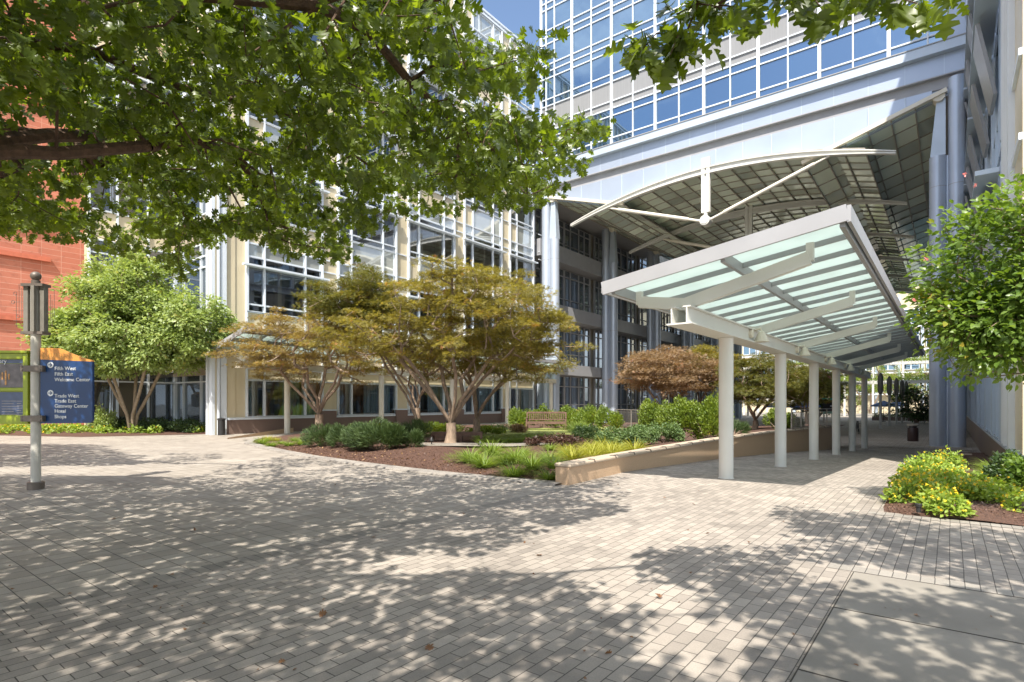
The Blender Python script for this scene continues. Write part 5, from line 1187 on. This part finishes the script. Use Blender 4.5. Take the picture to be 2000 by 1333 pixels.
def oakleaves(C, per, rad, seed, ls):
    rs = np.random.RandomState(seed); C = np.array([list(c) for c in C]); nC = len(C); n = nC * per
    CC = np.repeat(C, per, axis=0); off = norm(rs.normal(size=(n, 3))) * (rs.uniform(0, 1, (n, 1)) ** .5) * np.repeat(rs.uniform(.7, 1.3, nC), per)[:, None]
    P = CC + off * [rad, rad, rad * .6]; U = norm(off * [1, 1, .3] + rs.normal(size=(n, 3)) * .4 + [0, 0, -.55]); N = rs.normal(size=(n, 3)) * .5 + [0, 0, .8]
    return P, U, N, ls * (.45 + .75 * rs.uniform(0, 1, n) ** .8)
A1 = oakleaves(oakT[:nvis], 29, .235, 9, .13); A2 = oakleaves(oakT[nvis:], 60, .30, 10, .17); A3 = oakleaves(twigT, 9, .09, 12, .14)
A1 = [np.concatenate(q) for q in zip(A1, A2, A3)]
leaves('crown', *A1, T_OAK, M['oak'], t)

# trees beyond the passage
for k, (px, d_, cy, w_, h_, lb) in enumerate(((1790, 72, 795, 85, 68, 'round dark green tree on the far plaza left of the blue columns'), (1595, 80, 790, 90, 60, 'green tree behind the arrow sign on the far plaza'), (1660, 112, 770, 120, 60, 'green tree beyond the first pergola'), (1760, 115, 760, 110, 60, 'light green tree behind the lantern poles'), (1700, 132, 745, 130, 70, 'tall green tree between the pergola and the far building'), (1805, 130, 735, 110, 90, 'green tree just left of the blue columns, beyond the plaza'), (1610, 128, 745, 120, 80, 'leafy green tree far behind the maroon banner'))):
    b = D(px, HZ, d_); b.z = -.95
    leafy('plaza_tree', b, camell(px, cy - 10, d_, w_, h_, w_ / 2 / F * d_, 70, 60 + k), lb, M['darkshrub'] if k < 2 else M['hedge'], M['bark'], 60, .7, .5, .30, T_SIMP, 60 + k, 4, .16, .6)

# ------------------------------------------------------------------ shrubs
def shrub(name, px, py, d, w_, h_, label, m, T, ls, n=1800, seed=1, depthf=.8, cat='shrub', group=None, z=None, spiky=False, stemm=None):
    """w_,h_ in metres"""
    b = D(px, py, d)
    if z is not None: b.z = z
    t = empty(name, b, label, cat, group); rs = np.random.RandomState(seed)
    nl = max(14, int(9 * w_ / .9)); rr = random.Random(seed)
    cent = []
    for i in range(nl):
        a = rr.uniform(0, 2 * PI); q = rr.uniform(0, 1) ** .5; cent.append((math.cos(a) * q * w_ * .42, math.sin(a) * q * w_ * .42 * depthf, h_ * rr.uniform(.35, .72) * (1 - .35 * q * q)))
    C = np.array(cent)[rs.randint(0, nl, n)]; off = norm(rs.normal(size=(n, 3))) * (rs.uniform(.35, 1, (n, 1)) ** .6)
    V = C + off * [w_ * .17, w_ * .17, h_ * .30]; V[:, 2] = np.maximum(V[:, 2], .02)
    O = norm(V * [1, 1, .8] + [0, 0, -.1]); U = norm(O + rs.normal(size=(n, 3)) * (.35 if spiky else .6) + [0, 0, .35 if spiky else .0]); N = rs.normal(size=(n, 3)) * .5 + O * .6 + [0, 0, .5]
    P = np.column_stack([b.x + CS * V[:, 0] - SN * V[:, 1], b.y + SN * V[:, 0] + CS * V[:, 1], b.z + V[:, 2]]); 
    leaves('foliage', P, U, N, rs.uniform(ls * .7, ls * 1.3, n), T, m, t)
    mb = MB()
    for c_ in cent[:10]: mb.tube([b + Vector((0, 0, -.05)), Vector((b.x + CS * c_[0] - SN * c_[1], b.y + SN * c_[0] + CS * c_[1], b.z + c_[2]))], [.018, .006], 5)
    mb.build('stems', stemm or M['bark'], t); return t
SH = [  # px, py(base), depth, width, height, mat, template, leafsize, n, label
 (628, 866, 19.6, 1.2, .75, 'juniper', T_NEEDLE, .13, 4200, 'leftmost dark juniper in the bed, spreading low'),
 (668, 874, 19.0, 1.1, .8, 'juniper', T_NEEDLE, .13, 3800, 'dark juniper second from the left in the bed'),
 (735, 880, 18.2, 2.1, 1.05, 'juniper', T_NEEDLE, .15, 14000, 'largest juniper, broad and feathery, left of the maple trunk'),
 (800, 880, 18.4, 1.0, .62, 'juniper', T_NEEDLE, .12, 3400, 'low blue-green juniper at the right foot of the largest one'),
 (812, 868, 20.5, 1.1, .95, 'juniper', T_NEEDLE, .13, 3600, 'dark upright juniper just left of the backless bench'),
 (1145, 868, 19.5, 1.15, .82, 'darkshrub', T_BROAD, .05, 3600, 'dark green rounded shrub left of the pale rose bushes'),
 (1200, 872, 18.3, 1.4, .78, 'hedgegrey', T_BROAD, .06, 4600, 'pale green rose bush behind the yellow grass, leftmost'),
 (1252, 873, 18.0, 1.5, .8, 'hedgegrey', T_BROAD, .06, 5200, 'pale green rose bush leaning over the granite wall'),
 (1296, 869, 18.6, 1.2, .78, 'hedgegrey', T_BROAD, .06, 3600, 'pale green rose bush, rightmost of the three by the wall'),
 (1283, 858, 21.5, 1.5, 1.75, 'hedge', T_ELL, .085, 5200, 'yellow-green hedge bush, left end of the tall row'),
 (1330, 860, 20.8, 1.6, 1.75, 'hedge', T_ELL, .085, 6000, 'yellow-green hedge bush, second in the tall row'),
 (1378, 860, 20.3, 1.5, 1.75, 'hedge', T_ELL, .085, 5600, 'yellow-green hedge bush left of the first white post'),
 (1432, 858, 21.0, 1.3, 1.75, 'hedge', T_ELL, .085, 4800, 'yellow-green hedge bush just right of the first white post'),
 (1478, 855, 21.5, 1.1, .68, 'juniper', T_NEEDLE, .12, 3000, 'low blue-green shrub right of the hedge row, above the wall'),
 (1555, 848, 25.5, 1.3, 1.0, 'hedge', T_ELL, .09, 4200, 'green shrub between the second and third white posts'),
 (1597, 845, 26.5, .9, .7, 'darkshrub', T_ELL, .08, 2200, 'dark shrub behind the third white post'),
 (1020, 824, 31.0, 1.6, 1.4, 'hedge', T_ELL, .09, 3800, 'green hedge bush behind the left end of the slatted bench'),
 (1060, 826, 31.5, 1.7, 1.4, 'hedge', T_ELL, .09, 3800, 'yellow hedge bush behind the middle of the slatted bench'),
 (1105, 828, 31.0, 1.7, 1.4, 'hedge', T_ELL, .09, 3800, 'orange-tipped hedge bush right of the slatted bench'),
 (1148, 830, 30.0, 1.6, 1.4, 'hedge', T_ELL, .09, 3800, 'green hedge bush in front of the cream entry canopy'),
 (1188, 832, 29.0, 1.5, 1.4, 'hedge', T_ELL, .09, 3600, 'hedge bush next to the steel railing'),
 (1125, 838, 27.5, .9, .42, 'grass', T_BLADE, .3, 1500, 'low soft green shrub at the right foot of the slatted bench'),
 (985, 838, 27.5, 2.0, .55, 'hedgegrey', T_BROAD, .06, 2800, 'low grey-green shrub left of the slatted bench'),
 (1012, 842, 26.8, .8, .5, 'maplered', T_BROAD, .06, 1300, 'small pinkish shrub just left of the slatted bench'),
 (735, 850, 25.0, 2.6, .6, 'hedge', T_ELL, .09, 3400, 'bright green low shrubs behind the junipers'),
 (860, 852, 25.5, 2.4, .6, 'hedge', T_ELL, .09, 3200, 'bright green low shrubs left of the maple trunk'),
 (950, 850, 25.5, 1.6, .5, 'hedge', T_ELL, .09, 2200, 'bright green low shrub right of the maple trunk'),
 (1085, 868, 18.5, 1.6, .45, 'purple', T_BROAD, .07, 1500, 'low dark reddish shrub between lawn and grasses'),
 (1038, 868, 19.0, .7, .3, 'purple', T_BROAD, .06, 700, 'small purple-leaved plant beside the garden path'),
 (905, 893, 14.5, .9, .25, 'grass', T_BLADE, .2, 260, 'sparse low grass seedlings on the mulch right of the maple trunk'),
 (690, 868, 22.5, 1.8, .5, 'hedgegrey', T_BROAD, .06, 2200, 'pale low shrub peeking out behind the largest juniper'),
 (1975, 905, 10.5, .9, .8, 'darkshrub', T_BROAD, .08, 2600, 'glossy dark green bush against the right plinth'),
 (2015, 915, 9.6, .9, .85, 'glossy', T_BROAD, .085, 2600, 'brighter glossy bush cut by the right edge'),
 (225, 836, 29.0, 1.6, .8, 'darkshrub', T_BROAD, .09, 1800, 'dark shrub left of the pale tree stems'),
 (300, 836, 29.6, 2.0, .85, 'darkshrub', T_BROAD, .09, 2200, 'dark shrub right of the pale tree stems'),
 (365, 836, 29.6, 2.0, .85, 'darkshrub', T_BROAD, .09, 2200, 'dark shrub near the white corner pilaster'),
 (200, 836, 28.6, 1.3, 1.5, 'pale', T_BROAD, .10, 1500, 'light green bush beside the right edge of the navy sign'),
]
for i, (px, py, d_, w_, h_, mm, T, ls, n, lb) in enumerate(SH):
    nm = {'juniper': 'juniper_shrub', 'hedge': 'nandina_shrub', 'hedgegrey': 'rose_bush', 'darkshrub': 'evergreen_shrub', 'grass': 'soft_shrub', 'purple': 'purple_shrub', 'maplered': 'pink_shrub', 'glossy': 'evergreen_shrub', 'pale': 'leafy_bush'}[mm]
    b = D(px, py, d_); z = (.03 if px < 450 else (gard(b.x, b.y) if px < 1700 else None))
    if px > 1900: z = .02 + gz(3, b.y)
    # keep the plants inside their bed
    if 1100 < px < 1700:
        lim = interp(WALLX, b.y) - .35 - w_ * .42 * .8
        if b.x > lim: b.x = lim
        s_ = proj((b.x, b.y, z)); shrub(nm, s_[0], s_[1], s_[2], w_, h_, lb, M[mm], T, ls, n, 100 + i, z=z, spiky=mm in ('juniper', 'hedge', 'grass'))
    else: shrub(nm, px, py, d_, w_, h_, lb, M[mm], T, ls, n, 100 + i, z=z, spiky=mm in ('juniper', 'hedge', 'grass'))

# ---- grass clumps
def clump(seed, n=240, h=.46, r_=.10, spread=1.15):
    rs = np.random.RandomState(seed); a = rs.uniform(0, 2 * PI, n); q = rs.uniform(0, 1, n) ** .5 * r_
    P = np.column_stack([np.cos(a) * q, np.sin(a) * q, np.zeros(n)]); U = norm(np.column_stack([np.cos(a + rs.normal(0, .4, n)) * spread * rs.uniform(.1, 1, n), np.sin(a + rs.normal(0, .4, n)) * spread * rs.uniform(.1, 1, n), np.ones(n)]))
    N = np.column_stack([-np.cos(a), -np.sin(a), np.full(n, .5)]) * -1 * -1; N = np.column_stack([U[:, 0] * -1, U[:, 1] * -1, np.full(n, .6)]); return P, U, N, rs.uniform(.6, 1.15, n) * h
def grassthing(mkey, seed, nm):
    t = empty(nm, (0, 0, 0)); P, U, N, S = clump(seed); leaves('blades', P, U, N, S, T_BLADE, M[mkey], t); return t
GR = []; gp = [grassthing('grass', 5, 'grass_clump'), grassthing('grass', 6, 'grass_clump'), grassthing('grassyel', 7, 'yellow_grass_clump'), grassthing('grassyel', 8, 'yellow_grass_clump')]
used = [False] * 4
spots = [(1008, 905, 0), (1040, 915, 0), (1072, 938, 0), (1020, 890, 1), (985, 908, 1), (1075, 903, 0), (945, 915, 1), (1095, 915, 1), (1110, 895, 0), (920, 905, 0), (1075, 880, 0), (960, 890, 1), (1003, 932, 0),
         (1130, 893, 2), (1155, 897, 3), (1180, 892, 2), (1205, 887, 3), (1225, 882, 2), (1150, 884, 2), (1180, 880, 3), (1120, 903, 3), (1105, 885, 2), (1165, 890, 2), (1195, 893, 2), (1240, 884, 3),
         (512, 868, 1), (530, 873, 0), (548, 868, 1), (565, 872, 0), (590, 870, 1), (522, 862, 3), (540, 862, 2), (575, 862, 0),
         (1930, 935, 0), (1955, 930, 1), (1980, 938, 0), (1995, 925, 1), (1940, 922, 1), (1965, 950, 2), (1990, 955, 3), (1985, 965, 2)]
cnt = {}
wordn = ['first', 'second', 'third', 'fourth', 'fifth', 'sixth', 'seventh', 'eighth', 'ninth', 'tenth', 'eleventh', 'twelfth', 'thirteenth', 'fourteenth', 'fifteenth', 'sixteenth', 'seventeenth', 'eighteenth', 'nineteenth', 'twentieth']
order = {}
for s_ in spots:
    zone = 'near the end of the granite wall' if 900 < s_[0] < 1250 else ('at the left tip of the mulch bed' if s_[0] < 900 else 'in the right flower bed')
    order.setdefault((s_[2] > 1, zone), []).append(s_)
for k_2, ls_ in order.items(): ls_.sort()
rr = random.Random(8)
for s_ in spots:
    px, py, kd = s_; zone = 'near the end of the granite wall' if 900 < px < 1250 else ('at the left tip of the mulch bed' if px < 900 else 'in the right flower bed')
    p = Z(px, py, .1); z = gard(p.x, p.y) if px < 1300 else (gz(3, p.y) + .08); p = Z(px, py, z)
    if px < 1300 and p.x > -12 and p.x > interp(WALLX, p.y) - .45 and p.y > 9.2: p.x = interp(WALLX, p.y) - .5
    if used[kd]: t = copy_tree(gp[kd])
    else: t = gp[kd]; used[kd] = True
    t.location = (p.x, p.y, z - .02); t.rotation_euler[2] = rr.uniform(0, 6); q = rr.uniform(.6, 1.2) * (.8 if px > 1300 else 1) * (.7 if px < 700 else 1); t.scale = (q, q, q)
    idx = order[(kd > 1, zone)].index(s_)
    tag(t, ('yellow' if kd > 1 else 'green') + ' grass clump ' + zone + ', ' + wordn[idx] + ' from the left', 'grass clump', ('yellow' if kd > 1 else 'green') + ' grass clumps ' + zone)
# lawn blades and liriope band (uncountable)
pl = [Z(a, b, .182) for a, b in LW]; bx = (min(p.x for p in pl), max(p.x for p in pl)); by = (min(p.y for p in pl), max(p.y for p in pl)); P = []
pl2 = [(p.x, p.y) for p in pl]
while len(P) < 9000:
    x = rnd.uniform(*bx); y = rnd.uniform(*by)
    if inpoly(x, y, pl2): P.append((x, y, .182))
n = len(P); a = RS.uniform(0, 2 * PI, n); tag(leaves('lawn_grass', P, np.column_stack([np.cos(a) * .5, np.sin(a) * .5, np.ones(n)]), np.column_stack([-np.cos(a), -np.sin(a), .5 + np.zeros(n)]), RS.uniform(.05, .10, n), T_BLADE, M['grassyel']), kind='stuff')
P = []
while len(P) < 9000:
    px = rnd.uniform(930, 1120); py = rnd.uniform(853, 865); q = Z(px, py, .17); P.append((q.x, q.y, gard(q.x, q.y)))
n = len(P); a = RS.uniform(0, 2 * PI, n); tag(leaves('liriope_groundcover', P, np.column_stack([np.cos(a) * .7, np.sin(a) * .7, np.ones(n)]), np.column_stack([-np.cos(a), -np.sin(a), .5 + np.zeros(n)]), RS.uniform(.2, .38, n), T_BLADE, M['grass']), kind='stuff')

# ---- flowering lantana
def lantana(name, cents, label, n, fl, seed, ls=.07, stuff=False, h=.32):
    rs = np.random.RandomState(seed); C = np.array([[c[0], c[1], c[2], c[3]] for c in cents]); w_ = C[:, 3] ** 2; id_ = rs.choice(len(C), n, p=w_ / w_.sum())
    def dome(k, id2, s0=.55):
        a = rs.uniform(0, 2 * PI, k); el = np.arcsin(rs.uniform(0.0, 1, k)); rr_ = rs.uniform(s0, 1.0, k) * C[id2, 3]; return np.column_stack([C[id2, 0] + np.cos(a) * np.cos(el) * rr_, C[id2, 1] + np.sin(a) * np.cos(el) * rr_, C[id2, 2] + np.sin(el) * h * rr_ / C[id2, 3] * rs.uniform(.75, 1.15, k)]), np.column_stack([np.cos(a) * np.cos(el), np.sin(a) * np.cos(el), np.sin(el) + .3])
    P, O = dome(n, id_); U = norm(O + rs.normal(size=(n, 3)) * .8); N = O + rs.normal(size=(n, 3)) * .35 + [0, 0, .6]
    F_, OF = dome(fl, rs.choice(len(C), fl, p=w_ / w_.sum()), .98); k = 5; FF = np.repeat(F_, k, axis=0) + rs.normal(0, .009, (fl * k, 3)); FF[:, 2] += .015
    if stuff:
        o = tag(leaves(name, P, U, N, rs.uniform(ls * .7, ls * 1.3, n), T_BROAD, M['lantana']), kind='stuff'); o2 = tag(leaves('border_blossoms', FF, rs.normal(size=(fl * k, 3)), rs.normal(size=(fl * k, 3)) * .3 + [0, 0, 1], [.055] * (fl * k), T_FLOW, M['petal']), kind='stuff'); return
    t = empty(name, C[0, :3], label, 'flowering plant'); leaves('foliage', P, U, N, rs.uniform(ls * .7, ls * 1.3, n), T_BROAD, M['lantana'], t); leaves('blossoms', FF, rs.normal(size=(fl * k, 3)), rs.normal(size=(fl * k, 3)) * .3 + [0, 0, 1], [.028] * (fl * k), T_FLOW, M['petal'], t)
def LC(lst):
    o = []
    for px, py, rr_ in lst: p = Z(px, py, .08); o.append((p.x, p.y, .06, rr_))
    return o
lantana('lantana_plant', LC([(1800, 965, .42), (1770, 975, .32), (1840, 955, .42), (1790, 945, .4), (1850, 940, .4), (1820, 990, .22)]), 'yellow-flowered lantana mound at the front left of the right bed', 3800, 420, 71)
lantana('lantana_plant', LC([(1852, 1000, .26), (1835, 985, .22)]), 'small lantana plant spilling forward onto the mulch', 800, 60, 72)
lantana('lantana_plant', LC([(1895, 975, .3), (1925, 980, .3), (1950, 970, .28), (1900, 955, .32)]), 'lantana with sparser orange flowers in the middle of the right bed', 1700, 110, 73)
lantana('lantana_plant', LC([(2000, 1000, .24), (2030, 985, .3)]), 'lantana plant cut off by the right edge of the bed', 600, 30, 74)
lantana('lantana_plant', LC([(1815, 925, .45), (1850, 915, .4), (1790, 930, .35)]), 'taller shaded lantana behind the front flower mound', 1700, 70, 75, h=.45)
cs = []
rr = random.Random(2)
for i in range(70):
    px = -60 + 530 * i / 69; py = rr.uniform(842, 850) - (3 if px > 350 else 0); p = Z(px, py, .0); p.x = max(p.x, -35.6 if px > 165 else -41.5); cs.append((p.x, p.y, .06, rr.uniform(.35, .6)))
lantana('flowering_border', cs, '', 9000, 420, 76, ls=.15, stuff=True, h=.38)
